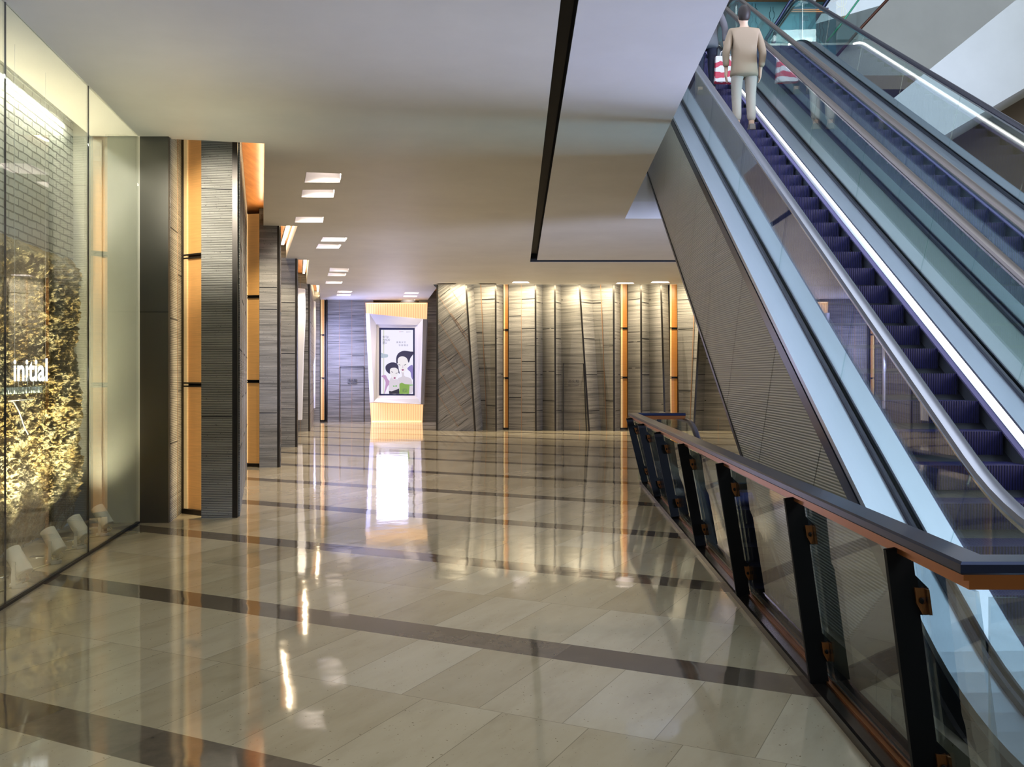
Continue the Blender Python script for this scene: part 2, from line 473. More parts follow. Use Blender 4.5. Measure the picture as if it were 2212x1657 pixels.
for x0, y0, x1, y1, s_, dr in dl:
    holes.append([CE(x0+s_, y0), CE(x1, y0+dr), CE(x1-s_, y1), CE(x0, y1)])
dl2 = [(945, 612.3, 985, 615, 0, 0), (1032, 612.5, 1075, 615, 4, 0), (1105, 608.5, 1145, 612, 4, 0), (1330, 610.5, 1371, 613, 4, 0), (1405, 608, 1448, 611.5, 4, 0)]
for x0, y0, x1, y1, s_, dr in dl2:
    holes.append([CE(x0+s_, y0), CE(x1-s_, y0), CE(x1, y1), CE(x0, y1)])
lamps = list(holes)
main = [(gx(-4), -4), P[0], P[1], P[2], P[3], P[4], P[5], P[6], P[7], P[8], CE(920, 653), CE(943, 622), (-2.4, 28.30), (12, 28.30), (12, 22.75), (.438, 22.72), (.30, -4)]
co = ring_mesh('ceiling', main, holes, CEIL, MAT['ceil'], thick=.30).build('ceiling', MAT['ceil'])
struct(co)
op_l = lambda y: 1.98 + .041*(y-16.4)            # left edge of the atrium opening
sof = [(.455 if False else .41, -4), (.597, 22.30), (5.7, 22.30), (5.7, 16.4), (1.98, 16.4), (op_l(-4), -4)]
so = ring_mesh('ceiling_soffit', sof, [], CEIL, MAT['soffit'], thick=.30).build('ceiling_soffit', MAT['soffit'])
struct(so)
mb = MB()                                         # black shadow gap between ceiling and soffit
mb.face([(.30, -4, CEIL+.2), (.41, -4, CEIL+.2), (.597, 22.30, CEIL+.2), (.438, 22.72, CEIL+.2)])
mb.face([(.438, 22.72, CEIL+.2), (.597, 22.3, CEIL+.2), (12, 22.3, CEIL+.2), (12, 22.75, CEIL+.2)])
mb.face([(.302, -4, CEIL+.006), (.302, -4, CEIL+.2), (.440, 22.715, CEIL+.2), (.440, 22.715, CEIL+.006)])
mb.face([(.408, -4, CEIL+.006), (.408, -4, CEIL+.2), (.595, 22.31, CEIL+.2), (.595, 22.31, CEIL+.006)])
mb.face([(.438, 22.715, CEIL+.006), (12, 22.745, CEIL+.006), (12, 22.745, CEIL+.2), (.438, 22.715, CEIL+.2)])
mb.face([(.595, 22.305, CEIL+.006), (12, 22.305, CEIL+.006), (12, 22.305, CEIL+.2), (.595, 22.305, CEIL+.2)])
struct(mb.build('trim_1', MAT['black']))
# upper slab and the faces around the atrium opening
mb = MB()
mb.box(1.98, 5.6, 16.4, 16.6, CEIL+.30, 5.2)
struct(mb.build('wall_opening_far', MAT['white']))
mb = MB()
mb.hexa([(op_l(-4)-.2, -4, CEIL+.30), (op_l(-4), -4, CEIL+.30), (1.98, 16.4, CEIL+.30), (1.78, 16.4, CEIL+.30)],
        [(op_l(-4)-.2, -4, 13), (op_l(-4), -4, 13), (1.98, 16.4, 13), (1.78, 16.4, 13)])
struct(mb.build('wall_opening_left', MAT['white']))
mb = MB(); mb.box(1.5, 5.95, 18.9, 25, 7.9, 8.2); mb.box(5.95, 8.75, 20.3, 25, 7.9, 8.2)
struct(mb.build('floor_upper', MAT['brown']))
mb = MB(); mb.prism([(-9.5, 10.9), (P[1][0]-.02, 11.02), (-2.4, 11.3), (-2.4, 36), (-9.5, 36)], CEIL+.32, CEIL+.40)
struct(mb.build('ceiling_cove', MAT['wood']))

def downlight(name, q, label, group, k):
    cxq = sum(p[0] for p in q)/4; cyq = sum(p[1] for p in q)/4
    t = thing(name, (cxq, cyq, CEIL), label, 'ceiling light', group)
    mb = MB(); z0, z1 = CEIL+.004, CEIL+.26
    g = [(cxq+(x-cxq)*.985, cyq+(y-cyq)*.985) for x, y in q]; gi = [(cxq+(x-cxq)*.97, cyq+(y-cyq)*.97) for x, y in q]
    for i in range(4):
        j = (i+1) % 4
        mb.hexa([(*g[i], z0), (*g[j], z0), (*gi[j], z0), (*gi[i], z0)], [(*g[i], z1), (*g[j], z1), (*gi[j], z1), (*gi[i], z1)])
    mb.prism(g, z1, z1+.02)
    mb.build('housing', MAT['frame'], t)
    a, b = Vector((*q[0], 0)), Vector((*q[1], 0)); cc = Vector((cxq, cyq, 0)); lx = (b-a)*.22; ly = (Vector((*q[3], 0))-a)*.28
    mb = MB(); mb.prism([tuple((cc+lx*sx+ly*sy).xy) for sx, sy in ((-1, -1), (1, -1), (1, 1), (-1, 1))], z1-.03, z1-.002)
    mb.build('lamp', MAT['lamp'], t)
    light('downlight', 'AREA', (cxq, cyq, CEIL+.20), 44*k, (1, .87, .72), (cxq, cyq, 0), .25, .15, spread=130)
order = ['nearest', 'second', 'third', 'fourth', 'fifth', 'sixth', 'seventh', 'eighth', 'ninth', 'tenth']
for i, q in enumerate(lamps[:10]):
    downlight('recessed_downlight', q, f'rectangular lit ceiling recess, {order[i]} from the camera in the row beside the fins', 'recessed lights along the stone fins', 1.0)
for i, q in enumerate(lamps[10:13]):
    downlight('recessed_downlight', q, f'lit ceiling recess before the advertising display, {["nearest", "middle", "farthest"][i]} of the three', 'recessed lights before the display', .45)
for i, q in enumerate(lamps[13:]):
    downlight('recessed_downlight', q, f'flat lit recess at the ceiling edge above the far stone fins, {["leftmost", "second from left", "third from left", "fourth from left", "rightmost"][i]}', 'recessed lights above the far fins', .5)

# cove light strips in the ceiling steps
cove = [('cove_light', P[1], P[2], 'long narrow light strip in the ceiling step behind the near ribbed fin', 1.0),
        ('cove_light', P[3], P[4], 'short glaring light strip in the second ceiling step', 1.0),
        ('cove_light', P[5], P[6], 'glowing light strip in the third ceiling step', 1.0),
        ('cove_light', P[7], P[8], 'small light strip in the farthest ceiling step', 1.0)]
for ci, (nm, a, b, lb, k) in enumerate(cove):
    a = Vector((*a, 0)); b = Vector((*b, 0)); d = (b-a).normalized(); nrm = Vector((-d.y, d.x, 0))
    if nrm.x > 0: nrm = -nrm
    a2, b2 = a + d*.15, b - d*.3
    if ci: t = thing(nm, (a2.x, a2.y, CEIL+.30), lb, 'light strip', 'light strips in the ceiling steps')
    mb = MB(); mb.prism([tuple((a2+nrm*.05).xy), tuple((b2+nrm*.05).xy), tuple((b2+nrm*.11).xy), tuple((a2+nrm*.11).xy)], CEIL+.285, CEIL+.305)
    if ci: mb.build('diffuser', MAT['led'], t)
    mb = MB(); mb.prism([tuple((a2+nrm*.03).xy), tuple((b2+nrm*.03).xy), tuple((b2+nrm*.13).xy), tuple((a2+nrm*.13).xy)], CEIL+.306, CEIL+.318)
    if ci: mb.build('profile', MAT['chrome'], t)
    mid = (a2+b2)/2 + nrm*.08
    if ci: light('cove_glow', 'AREA', (mid.x, mid.y, CEIL+.27), 9*k, (1, .80, .52), (mid.x+nrm.x*.2, mid.y+nrm.y*.2, 2.0), (b2-a2).length, .06, xdir=tuple(d))
    lo_ = mid - nrm*.05
    light('cove_up', 'AREA', (lo_.x, lo_.y, CEIL+.12), (14 if ci else 20)*k, (1, .76, .46), (lo_.x+nrm.x*.5, lo_.y+nrm.y*.5, CEIL+.5), (b2-a2).length, .04, xdir=tuple(d))

# ------------------------------------------------------------------ shop window on the left
yj = [0.87, 2.87, 4.87, 6.87, 8.86, 10.72]
t = thing('shop_window', (gx(8), 8, 0), 'tall frameless glass shopfront with brick and moss display behind', 'shop window')
for i in range(5):
    y0, y1 = yj[i]+.006, yj[i+1]-.006
    mb = MB(); mb.prism([(gx(y0), y0), (gx(y1), y1), (gx(y1)-.012, y1-.002), (gx(y0)-.012, y0-.002)], .02, CEIL-.002)
    mb.build('glass_pane', MAT['glasss'], t)
mb = MB(); mb.prism([(gx(.8)+.012, .8), (gx(10.73)+.012, 10.73), (gx(10.73)-.03, 10.73), (gx(.8)-.03, .8)], 0, .02)
mb.build('floor_channel', MAT['dark'], t)
for y in yj[1:5]:
    mb = MB(); mb.prism([(gx(y-.005), y-.005), (gx(y+.005), y+.005), (gx(y+.005)-.012, y+.004), (gx(y-.005)-.012, y-.006)], .02, CEIL-.002)
    mb.build('silicone_joint', MAT['shoe'], t)
bx = lambda y: gx(y)-.76
# display box: back wall, ceiling panel, end wall
mb = MB(); mb.prism([(bx(0), 0), (bx(10.75), 10.75), (bx(10.75)-.12, 10.75), (bx(0)-.12, 0)], 0, 4.9)
struct(mb.build('wall_display', MAT['brick']))
mb = MB(); mb.prism([(gx(0)-.02, 0), (gx(10.73)-.02, 10.73), (gx(10.73)-.55, 10.73), (gx(0)-.55, 0)], CEIL, CEIL+.05)
struct(mb.build('ceiling_display', MAT['white']))
mb = MB(); mb.prism([(gx(0)-.3, 0), (gx(10.73)-.3, 10.73), (gx(10.73)-.85, 10.73), (gx(0)-.85, 0)], CEIL+.3, CEIL+.34)
struct(mb.build('ceiling_display_upper', MAT['white']))
mb = MB(); mb.box(-5.3, -4.27, 10.76, 10.80, 0, CEIL+.3)
struct(mb.build('wall_display_end', MAT['endw']))
mb = MB(); mb.box(-4.86, -4.70, 10.715, 10.738, 0, CEIL-.05)
tag(mb.build('white_panel', MAT['endw']), 'narrow white upright panel in the corner beside the moss wall', 'panel')
t = thing('display_light', (gx(5)-.5, 5, CEIL+.2), 'hidden strip light washing the top of the white brick wall', 'light strip')
mb = MB(); mb.prism([(gx(.3)-.57, .3), (gx(10.5)-.57, 10.5), (gx(10.5)-.60, 10.5), (gx(.3)-.60, .3)], CEIL+.06, CEIL+.09)
mb.build('diffuser', MAT['ledy'], t)
mb = MB(); mb.prism([(gx(.3)-.55, .3), (gx(10.5)-.55, 10.5), (gx(10.5)-.569, 10.5), (gx(.3)-.569, .3)], CEIL+.05, CEIL+.12)
mb.build('profile', MAT['white'], t)
light('display_wash', 'AREA', (gx(5.5)-.66, 5.5, CEIL+.05), 105, (1, .96, .82), (gx(5.5)-.76, 5.5, 2.6), 10, .04, xdir=(-.146, 1, 0))

# moss wall
def moss():
    mb = MB(); y0, y1, z0, z1 = 4.6, 10.68, .03, 3.0; ny, nz = 560, 280
    def dep(u, v, y, z):
        q = Vector((y*1.0, z*1.0, 3.7))
        d = noise.noise(q*1.8)*.05 + (.55-noise.voronoi(q*5.5)[0][0])*.065 + (.5-noise.voronoi(q*12)[0][0])*.065 + (.5-noise.voronoi(q*27)[0][0])*.055 + noise.noise(q*60)*.018
        e = min(1, u*40, (1-u)*60+.2, v*5.5+.15, (1-v)*25+.1)
        return max(.02, (.12+d)*e)
    for j in range(nz+1):
        for i in range(ny+1):
            u, v = i/ny, j/nz; y = y0+(y1-y0)*u; z = z0+(z1-z0)*v
            q = Vector((y*9, z*9, 1)); 
            yy = y + noise.noise(q)*.012; zz = z + noise.noise(q+Vector((9, 3, 2)))*.02 + (noise.noise(Vector((y*5, 0, 8)))*.05 if j in (0, nz) else 0)
            mb.v.append((bx(y)+dep(u, v, y, z), yy, zz))
    for j in range(nz):
        for i in range(ny):
            a = j*(ny+1)+i; mb.f.append((a, a+1, a+ny+2, a+ny+1)); mb.m.append(0)
    n = len(mb.v)
    edge = [i for i in range(ny+1)] + [j*(ny+1)+ny for j in range(1, nz+1)] + [nz*(ny+1)+i for i in range(ny-1, -1, -1)] + [j*(ny+1) for j in range(nz-1, 0, -1)]
    for k in edge:
        x, y, z = mb.v[k]; mb.v.append((bx(y)+.005, y, z))
    for i in range(len(edge)):
        j = (i+1) % len(edge); mb.f.append((edge[i], edge[j], n+j, n+i)); mb.m.append(0)
    o = mb.build('moss_wall', MAT['moss'], smooth=False)
    tag(o, 'lumpy yellow and grey preserved moss covering the lower brick wall', 'moss wall', kind='stuff')
moss()

# spotlights on the display floor
def spotlight():
    t = thing('floor_spotlight', (0, 0, 0), '', 'spotlight', 'spotlights on the display floor')
    mb = MB(); mb.lathe([(.0, 0), (.062, 0), (.066, .004), (.066, .026), (.062, .030), (0, .030)], 24); mb.build('base', MAT['spot'], t, 'auto', False)
    mb = MB()
    R_ = Matrix.Translation((0, 0, .20)) @ Matrix.Rotation(math.radians(-38), 4, 'Y') @ Matrix.Rotation(math.radians(-14), 4, 'X')
    mb.lathe([(0, -.115), (.060, -.115), (.066, -.108), (.066, .120), (.060, .122), (.058, .105), (0, .105)], 28, R_)
    mb.build('head', MAT['spot'], t, 'auto', False)
    mb = MB(); mb.lathe([(0, .1055), (.056, .1055), (.056, .108), (0, .108)], 24, R_); mb.build('lens', MAT['lamp'], t, True, False)
    mb = MB()
    for s_ in (-1, 1):
        mb.hexa([(-.02, s_*.070, .03), (.016, s_*.070, .03), (.016, s_*.078, .03), (-.02, s_*.078, .03)],
                [(-.012, s_*.070, .215), (.012, s_*.070, .215), (.012, s_*.078, .215), (-.012, s_*.078, .215)])
    mb.box(-.02, .016, -.078, .078, .028, .034)
    mb.build('yoke', MAT['spot'], t, False, False)
    for s_ in (-1, 1):
        mb = MB()
        mb.lathe([(0, 0), (.016, 0), (.016, .014), (0, .014)], 14, Matrix.Translation((0, s_*.066 if s_ < 0 else .066, .2)) @ Matrix.Rotation(math.pi/2*(1 if s_ < 0 else -1), 4, 'X'))
        mb.build('knob', MAT['spot'], t, 'auto', False)
    mb = MB(); mb.tube([(.07, -.02, .115), (.11, -.03, .075), (.095, -.03, .055), (.05, -.01, .04), (.03, 0, .03)], .004, 6); mb.build('lead', MAT['cable'], t, True, False)
    return t
sp = spotlight()
spots = [(FL(40, 1268), 'white cylinder spotlight on the display floor, nearest the camera'), (FL(116, 1217), 'white cylinder spotlight on the display floor, second from the camera'),
         (FL(171, 1184), 'white cylinder spotlight with glowing rim before the glass seam, third from the camera'), (FL(222, 1157), 'white cylinder spotlight beside the white end wall, farthest of the row')]
for i, ((x, y), lb) in enumerate(spots):
    if i == 0: sp.location = (x, y, 0); sp['label'] = lb
    else: dup(sp, (x, y, 0), lb)
    light('spot_beam', 'SPOT', (x-.085, y+.02, .32), 420, (1, .86, .56), (bx(y+.25)+.1, y+.15, 1.35), angle=72, blend=1.0, radius=.14)
for i in range(len(spots)-1):
    (xa, ya), (xb, yb) = spots[i][0], spots[i+1][0]
    pts = []
    for k in range(13):
        u = k/12; pts.append((xa+(xb-xa)*u - .10*math.sin(math.pi*u)*(1+.4*i), ya+.06+(yb-ya-.12)*u, .008))
    mb = MB(); mb.tube(pts, .007, 6)
    tag(mb.build('power_cable', MAT['cable'], smooth=True), ['beige braided cable between the nearest and second floor spotlights', 'beige braided cable between the second and third floor spotlights', 'beige braided cable between the third and farthest floor spotlights'][i], 'cable', 'cables between the floor spotlights')
(xa, ya) = spots[0][0]
mb = MB(); mb.tube([(xa-.03-.02*k-.03*math.sin(k*.5), ya-.06-.25*k, .008) for k in range(8)], .007, 6)
tag(mb.build('power_cable', MAT['cable'], smooth=True), 'beige braided cable running left out of frame from the nearest spotlight', 'cable', 'cables between the floor spotlights')
for i, (px, py) in enumerate([(0, 1246), (80, 1204), (147, 1168), (202, 1139)]):
    x, y = FL(px, py)
    t = thing('floor_uplight', (x, y, 0), ['small glowing round uplight in the display floor at the left frame edge', 'small glowing round uplight between the nearest and second spotlights', 'small glowing round uplight between the second and third spotlights', 'small glowing round uplight in the corner by the farthest spotlight'][i], 'uplight', 'round uplights in the display floor')
    mb = MB(); mb.lathe([(.036, .001), (.065, .001), (.065, .005), (.036, .006)], 24, Matrix.Translation((x, y, 0))); mb.build('ring', MAT['chrome'], t, True)
    mb = MB(); mb.lathe([(0, .001), (.036, .001), (.036, .0045), (0, .0045)], 24, Matrix.Translation((x, y, 0))); mb.build('lens', MAT['lamp'], t, True)
    light('uplight_beam', 'SPOT', (x+.03, y, .03), 190, (1, .88, .62), (bx(y)+.2, y+.05, 2.3), angle=80, blend=1.0, radius=.12)

# glowing shop sign and acrylic lettering hanging in the window
def text(name, body, size, mat, loc, rot, ext=.01, sx=1, off=0, align='CENTER', parent=None, sp_=1.0):
    cu = bpy.data.curves.new(name, 'FONT'); cu.body = body; cu.size = size; cu.extrude = ext; cu.offset = off
    cu.align_x = align; cu.space_character = sp_; cu.materials.append(mat); cu.resolution_u = 10
    o = bpy.data.objects.new(name, cu); C.objects.link(o); o.location = loc; o.rotation_euler = rot; o.scale = (sx, 1, 1)
    bpy.context.view_layer.update()
    me = bpy.data.meshes.new_from_object(o.evaluated_get(bpy.context.evaluated_depsgraph_get()))
    bpy.data.objects.remove(o); bpy.data.curves.remove(cu); me.name = name
    o = bpy.data.objects.new(name, me); C.objects.link(o); o.location = loc; o.rotation_euler = rot; o.scale = (sx, 1, 1)
    if parent is not None:
        o.parent = parent
        if parent.type == 'EMPTY': o.matrix_parent_inverse = Matrix.Translation(-Vector(parent.location))
    return o
ang = math.atan2(1, -.146) - math.radians(0)      # along the glass, away from the camera
rotg = (math.pi/2, 0, ang)
ys = 8.10; xs = gx(ys)-.27
t = thing('shop_sign', (xs, ys, 1.6), 'glowing white lettered sign on clear acrylic hanging behind the shop glass', 'sign')
text('letters', 'initial', .27, em('sign_white', (1, 1, 1), 2.6), (xs, ys, CAMZ-13/F*ys+.005), (math.pi/2, 0, math.radians(27)), .008, .47, .007, parent=t, sp_=1.0)
text('acrylic_letters', 'AN UNUSUAL EXPERIENCE', .075, M('frosted_acrylic', (.62, .74, .74), .2), (gx(7.93)-.262, 7.93, 1.545), rotg, .006, 1.0, .001, parent=t, sp_=.95)
d = Vector((-.146, 1, 0)).normalized()
mb = MB(); c0 = Vector((xs, ys, 0))
mb.tube([c0+d*.42+Vector((0, 0, 1.55)), c0+d*.42+Vector((0, 0, 1.62))], .004, 6)
mb.slab([c0-d*1.2+Vector((0, 0, 1.535)), c0+d*.46+Vector((0, 0, 1.535)), c0+d*.46+Vector((0, 0, 1.61)), c0-d*1.2+Vector((0, 0, 1.61))],
        [c0-d*1.2+Vector((-.012, 0, 1.535)), c0+d*.46+Vector((-.012, 0, 1.535)), c0+d*.46+Vector((-.012, 0, 1.61)), c0-d*1.2+Vector((-.012, 0, 1.61))])
mb.build('acrylic_bar', MAT['acr'], t)
mb = MB(); mb.tube([tuple(U(18, 867, 7.9)), tuple(U(30, 868, 7.9)), tuple(U(42, 890, 7.95)), tuple(U(52, 920, 8.0)), tuple(U(61, 939, 8.02))], .006, 6); mb.tube([tuple(U(18, 866, 7.9)), tuple(U(72, 862, 8.2))], .005, 6)
mb.tube([tuple(U(40, 823, 8.0)), tuple(U(40, 845, 8.0))], .003, 6)
for s_ in (-.08, .06): mb.tube([c0+d*s_+Vector((0, 0, 1.61)), c0+d*s_+Vector((0, 0, 1.68))], .004, 6)
mb.build('wire', MAT['wire'], t, True)
for s_ in (-.35, .38):
    mb = MB(); mb.tube([c0+d*s_+Vector((-.006, 0, 1.60)), c0+d*s_+Vector((-.006, 0, CEIL))], .0015, 5); mb.build('suspension_wire', MAT['wire'], t)

# ------------------------------------------------------------------ stone fins along the left
TOPZ = CEIL+.31
def nrm2(a, b):
    d = (Vector(b)-Vector(a)).normalized(); return Vector((d.y, -d.x))
def wallplan(a, b, th):      # plan quad with thickness to the left of a->b
    d = (Vector(b)-Vector(a)).normalized(); n = Vector((-d.y, d.x))*th
    return [tuple(a), tuple(b), tuple(Vector(b)+n), tuple(Vector(a)+n)]
def panel_joints(mb, a, b, zs, us, off=.004, mi_j=1, mi_s=2, z1=TOPZ, jw=.012, sw=.010):
    a = Vector(a); b = Vector(b); L_ = (b-a).length; d = (b-a)/L_; n = Vector((d.y, -d.x))*off
    cuts = [0]+[u*L_ for u in us]+[L_]
    for i in range(len(cuts)-1):
        for z in zs[i % len(zs)]:
            p, q = a+d*(cuts[i]+.004)+n, a+d*(cuts[i+1]-.004)+n
            mb.slab([(*p, z), (*q, z), (*q, z+jw), (*p, z+jw)], [(*(p-n*1.5), z), (*(q-n*1.5), z), (*(q-n*1.5), z+jw), (*(p-n*1.5), z+jw)], mi_j)
    for u in cuts[1:-1]:
        p, q = a+d*(u-sw/2)+n, a+d*(u+sw/2)+n
        mb.slab([(*p, 0), (*q, 0), (*q, z1), (*p, z1)], [(*(p-n*1.5), 0), (*(q-n*1.5), 0), (*(q-n*1.5), z1), (*(p-n*1.5), z1)], mi_s)
def stone_part(name, a, b, th, parent, mat='stone', zs=((1.1, 2.4, 3.6),), us=()):
    mb = MB(); mb.prism(wallplan(a, b, th), 0, TOPZ)
    panel_joints(mb, a, b, zs, us)
    return mb.build(name, [MAT[mat], MAT['joint'], MAT['seam']], parent)
def trim_part(p, w_, parent, z0=0, z1=TOPZ, name='edge_trim', mat='trim'):
    mb = MB(); mb.box(p[0]-w_/2, p[0]+w_/2, p[1]-w_/2, p[1]+w_/2, z0, z1); return mb.build(name, MAT[mat], parent)
def amber_box(a, b, label, z0=.03, z1=TOPZ, bars=(1.58, 3.15), depth=.05, fw=.03, reveal=0.0, mat='amber', rim=True):
    a = Vector(a); b = Vector(b); d = (b-a).normalized(); n = Vector((-d.y, d.x)); L_ = (b-a).length
    t = thing('amber_lightbox', (*((a+b)/2), 0), label, 'light box', 'amber light boxes between the stone fins')
    def strip(u0, u1, v0, v1, zz0, zz1, nm, m):
        p, q = a+d*u0+n*v0, a+d*u1+n*v0; p2, q2 = a+d*u0+n*v1, a+d*u1+n*v1
        mb = MB(); mb.prism([tuple(p), tuple(q), tuple(q2), tuple(p2)], zz0, zz1); return mb.build(nm, m, t)
    zs = [z0]+list(bars)+[z1]
    for i in range(len(zs)-1):
        strip(fw, L_-fw, depth, depth+.02, zs[i]+.03, zs[i+1]-.03, 'fabric_panel', MAT[mat])
    if reveal: strip(fw, fw+reveal, depth-.025, depth-.003, z0, z1, 'lit_reveal', MAT['ambery'])
    strip(0, fw, 0, depth+.02, z0, z1, 'frame_side', MAT['trim']); strip(L_-fw, L_, 0, depth+.02, z0, z1, 'frame_side', MAT['trim'])
    strip(0, L_, 0, depth+.02, z0-.03, z0+.03, 'frame_bottom', MAT['trim'])
    for z in bars:
        mb = MB()
        p, q = a+d*fw, a+d*(L_-fw)
        for zz in (z-.028, z+.012):
            mb.prism([tuple(p+n*.02), tuple(q+n*.02), tuple(q+n*(depth-.01)), tuple(p+n*(depth-.01))], zz, zz+.018)
        mb.build('mullion', MAT['trim'], t)
    for u in ((fw+.004, L_-fw-.010) if rim else ()):
        strip(u, u+.006, depth-.018, depth-.002, z0+.04, z1-.02, 'edge_light', MAT['ledamb'])
    return t

t = thing('metal_column', (-4.1, 10.95, 0), 'flat dark metal column beside the shop window with ribbed stone return', 'column')
mb = MB(); mb.prism([(-4.275, 10.745), (-3.945, 10.745), (-3.95, 10.80), (-4.275, 10.80)], 0, TOPZ)
mb.box(-4.275, -3.945, 10.741, 10.744, 2.42, 2.426, 1)
mb.build('metal_panel', [MAT['metal'], MAT['joint']], t)
stone_part('stone_panel', (-3.945, 10.80), (-4.06, 11.50), .10, t, 'stone_near', ((.9, 2.35, 3.4), (1.5, 2.9)), (.62,))
amber_box((-4.075, 11.50), (-3.70, 11.25), 'near amber light box between the dark metal column and ribbed fin', reveal=.06)

def left_fin(a, b, c, label, mat, zs, us, pw=.045):
    t = thing('stone_fin', (*b, 0), label, 'stone fin', 'stone fins on the left')
    d = (Vector(b)-Vector(a)).normalized()
    bb = tuple(Vector(b)-d*pw)
    stone_part('stone_panel', a, bb, .10, t, mat, zs, us)
    mb = MB(); mb.prism(wallplan(bb, b, .10), 0, TOPZ); mb.build('edge_trim', MAT['trim'], t)
    bs = tuple(Vector(b)+Vector((0, .10)))
    stone_part('side_panel', bs, c, .10, t, mat, ((.8, 2.0, 3.3), (1.4, 2.7)), (.2, .4, .6, .8))
    trim_part((a[0]+.012, a[1]+.045), .03, t)
    return t
left_fin((-3.68, 11.08), (-3.27, 11.14), (-4.80, 16.95), 'nearest ribbed stone fin, brightly lit at the top, beside the near amber box', 'stone_near', ((1.2, 3.9),), (), .06)
amber_box((-4.97, 17.36), (-4.64, 17.28), 'amber light box with bright rim between the first and second stone fins', z1=4.72)
left_fin((-4.63, 17.15), (-4.27, 17.19), (-5.72, 22.0), 'second dark stone fin from the camera on the left', 'stone', ((1.0, 2.9, 3.3),), ())
amber_box((-5.72, 22.12), (-5.42, 22.08), 'thin sliver of amber light box between the second and third stone fins')
left_fin((-5.43, 22.0), (-5.06, 22.02), (-6.72, 28.0), 'third stone fin on the left with plain dark edge', 'stone', ((.9, 2.2, 3.4),), ())
left_fin((-6.62, 28.2), (-6.10, 28.22), (-7.05, 33.3), 'fourth stone fin, half hidden by a white display case', 'stone', ((1.0, 2.4, 3.7),), (.5,))
for px0, px1, py0, py1, Y, sl, lb in ((640, 659, 623, 907, 27.6, 7, 'white tapered display case seen edge-on before the fourth stone fin'), (668.5, 681.5, 650, 882, 33.0, 1, 'small white display case seen edge-on at the end of the left fins')):
    q = [U(px0, py0-1, Y), U(px1, py0+1, Y), U(px1+.6, py0+60, Y), U(px1-sl*.5, (py0+py1)/2, Y), U(px1-sl, py1, Y), U(px0, py1+1, Y)]
    t = thing('display_case', tuple(q[-1]), lb, 'display case')
    mb = MB(); mb.slab(q, [p+Vector((-.05, .30, 0)) for p in q]); mb.build('frame_shell', MAT['frame'], t, bevel=.01)
    mb = MB(); mb.box(q[0].x-.3, q[0].x+.05, Y+.30, Y+.62, q[-1].z+.6, q[0].z-.6); mb.build('bracket', MAT['dark'], t)
t = thing('stone_fin', (-7.2, 33.7, 0), 'warmly lit stone return at the far left corner', 'stone fin', 'stone fins on the left')
stone_part('stone_panel', (-7.6, 33.5), (-6.98, 33.98), .1, t, 'stone', ((.9, 2.2, 3.4), (1.5, 2.8)), (.55,))
amber_box((-6.99, 34.02), (-6.80, 34.02), 'narrow amber light box at the left end of the back wall', reveal=.05)

# ------------------------------------------------------------------ back wall with hydrant door and the advertising display
YB = 34.1
t = thing('stone_wall_panel', (-5.9, YB, 0), 'bluish stone wall panel left of the advertising display with hydrant door', 'stone wall')
xl, xr = XP(706, YB), XP(806, YB)
stone_part('stone_panel', (xl, YB), (xr, YB), .12, t, 'stone', ((1.7, 2.9, 3.9, .8), (1.3, 3.4), (1.0, 2.4, 3.85, .8), (1.2,)), (.27, .54, .81))
trim_part((xl, YB-.03), .06, t)
x0, x1, z1 = XP(734, YB), XP(787, YB), CAMZ+(810-792)/F*YB
def hydrant(parent, x0, x1, x1t, z1, yy, cx_, side=.02):
    mb = MB()
    mb.box(x0, x0+side, yy-.02, yy-.006, 0, z1); mb.box(x0, x1t, yy-.02, yy-.006, z1-.02, z1)
    mb.hexa([(x1-side, yy-.02, 0), (x1, yy-.02, 0), (x1, yy-.006, 0), (x1-side, yy-.006, 0)], [(x1t-side, yy-.02, z1), (x1t, yy-.02, z1), (x1t, yy-.006, z1), (x1t-side, yy-.006, z1)])
    dr = mb.build('hydrant_door', MAT['joint'], parent)
    tm = M('sign_letter_dark', hx('1e1d20'), .5)
    text('chinese_letters', '消火栓', .118, tm, (cx_, yy-.035, CAMZ-.24), (math.pi/2, 0, 0), .004, 1, .0, parent=dr)
    text('english_letters', 'FIRE HYDRANT', .058, tm, (cx_, yy-.035, CAMZ-.33), (math.pi/2, 0, 0), .004, .85, .001, parent=dr)
hydrant(t, x0, x1, x1, z1, YB, XP(761, YB))
t = thing('stone_wall_panel', (XP(930, YB), YB, 0), 'shaded strip of stone wall right of the advertising display', 'stone wall')
stone_part('stone_panel', (XP(905, YB), YB), (-2.1, YB), .12, t, 'stone', ((.9, 1.9, 2.9, 3.9),), ())
mb = MB(); mb.prism([(-2.15, 28.75), (-2.05, 28.75), (-2.05, 34.3), (-2.15, 34.3)], 0, TOPZ)
struct(mb.build('wall_recess', MAT['stone']))
mb = MB(); mb.box(-9.4, 9.5, 34.4, 34.6, 0, 5)
struct(mb.build('wall_back', MAT['pit']))
mb = MB(); mb.box(-9.4, -9.2, 11, 34.6, 0, 5)
struct(mb.build('wall_left', MAT['pit']))

t = thing('amber_backing', (XP(856, YB), YB-.02, 0), 'glowing ribbed amber panel behind the advertising display', 'light panel')
q = [U(801.5, 911, YB-.03), U(912.5, 911, YB-.03), U(923.5, 654, YB-.03), U(789.5, 654, YB-.03)]
mb = MB(); mb.slab(q, [p+Vector((0, .03, 0)) for p in q]); mb.build('ribbed_glass', MAT['rib'], t)
for zt, nm in ((CAMZ+(810-654.5)/F*YB, 'top_light'), (.03, 'bottom_light')):
    mb = MB(); xa, xb = (q[3].x+.05, q[2].x-.05) if zt > 1 else (q[0].x+.03, q[1].x-.03)
    mb.box(xa, xb, YB-.06, YB-.035, zt-.03, zt); mb.build(nm, MAT['ledamb'], t)

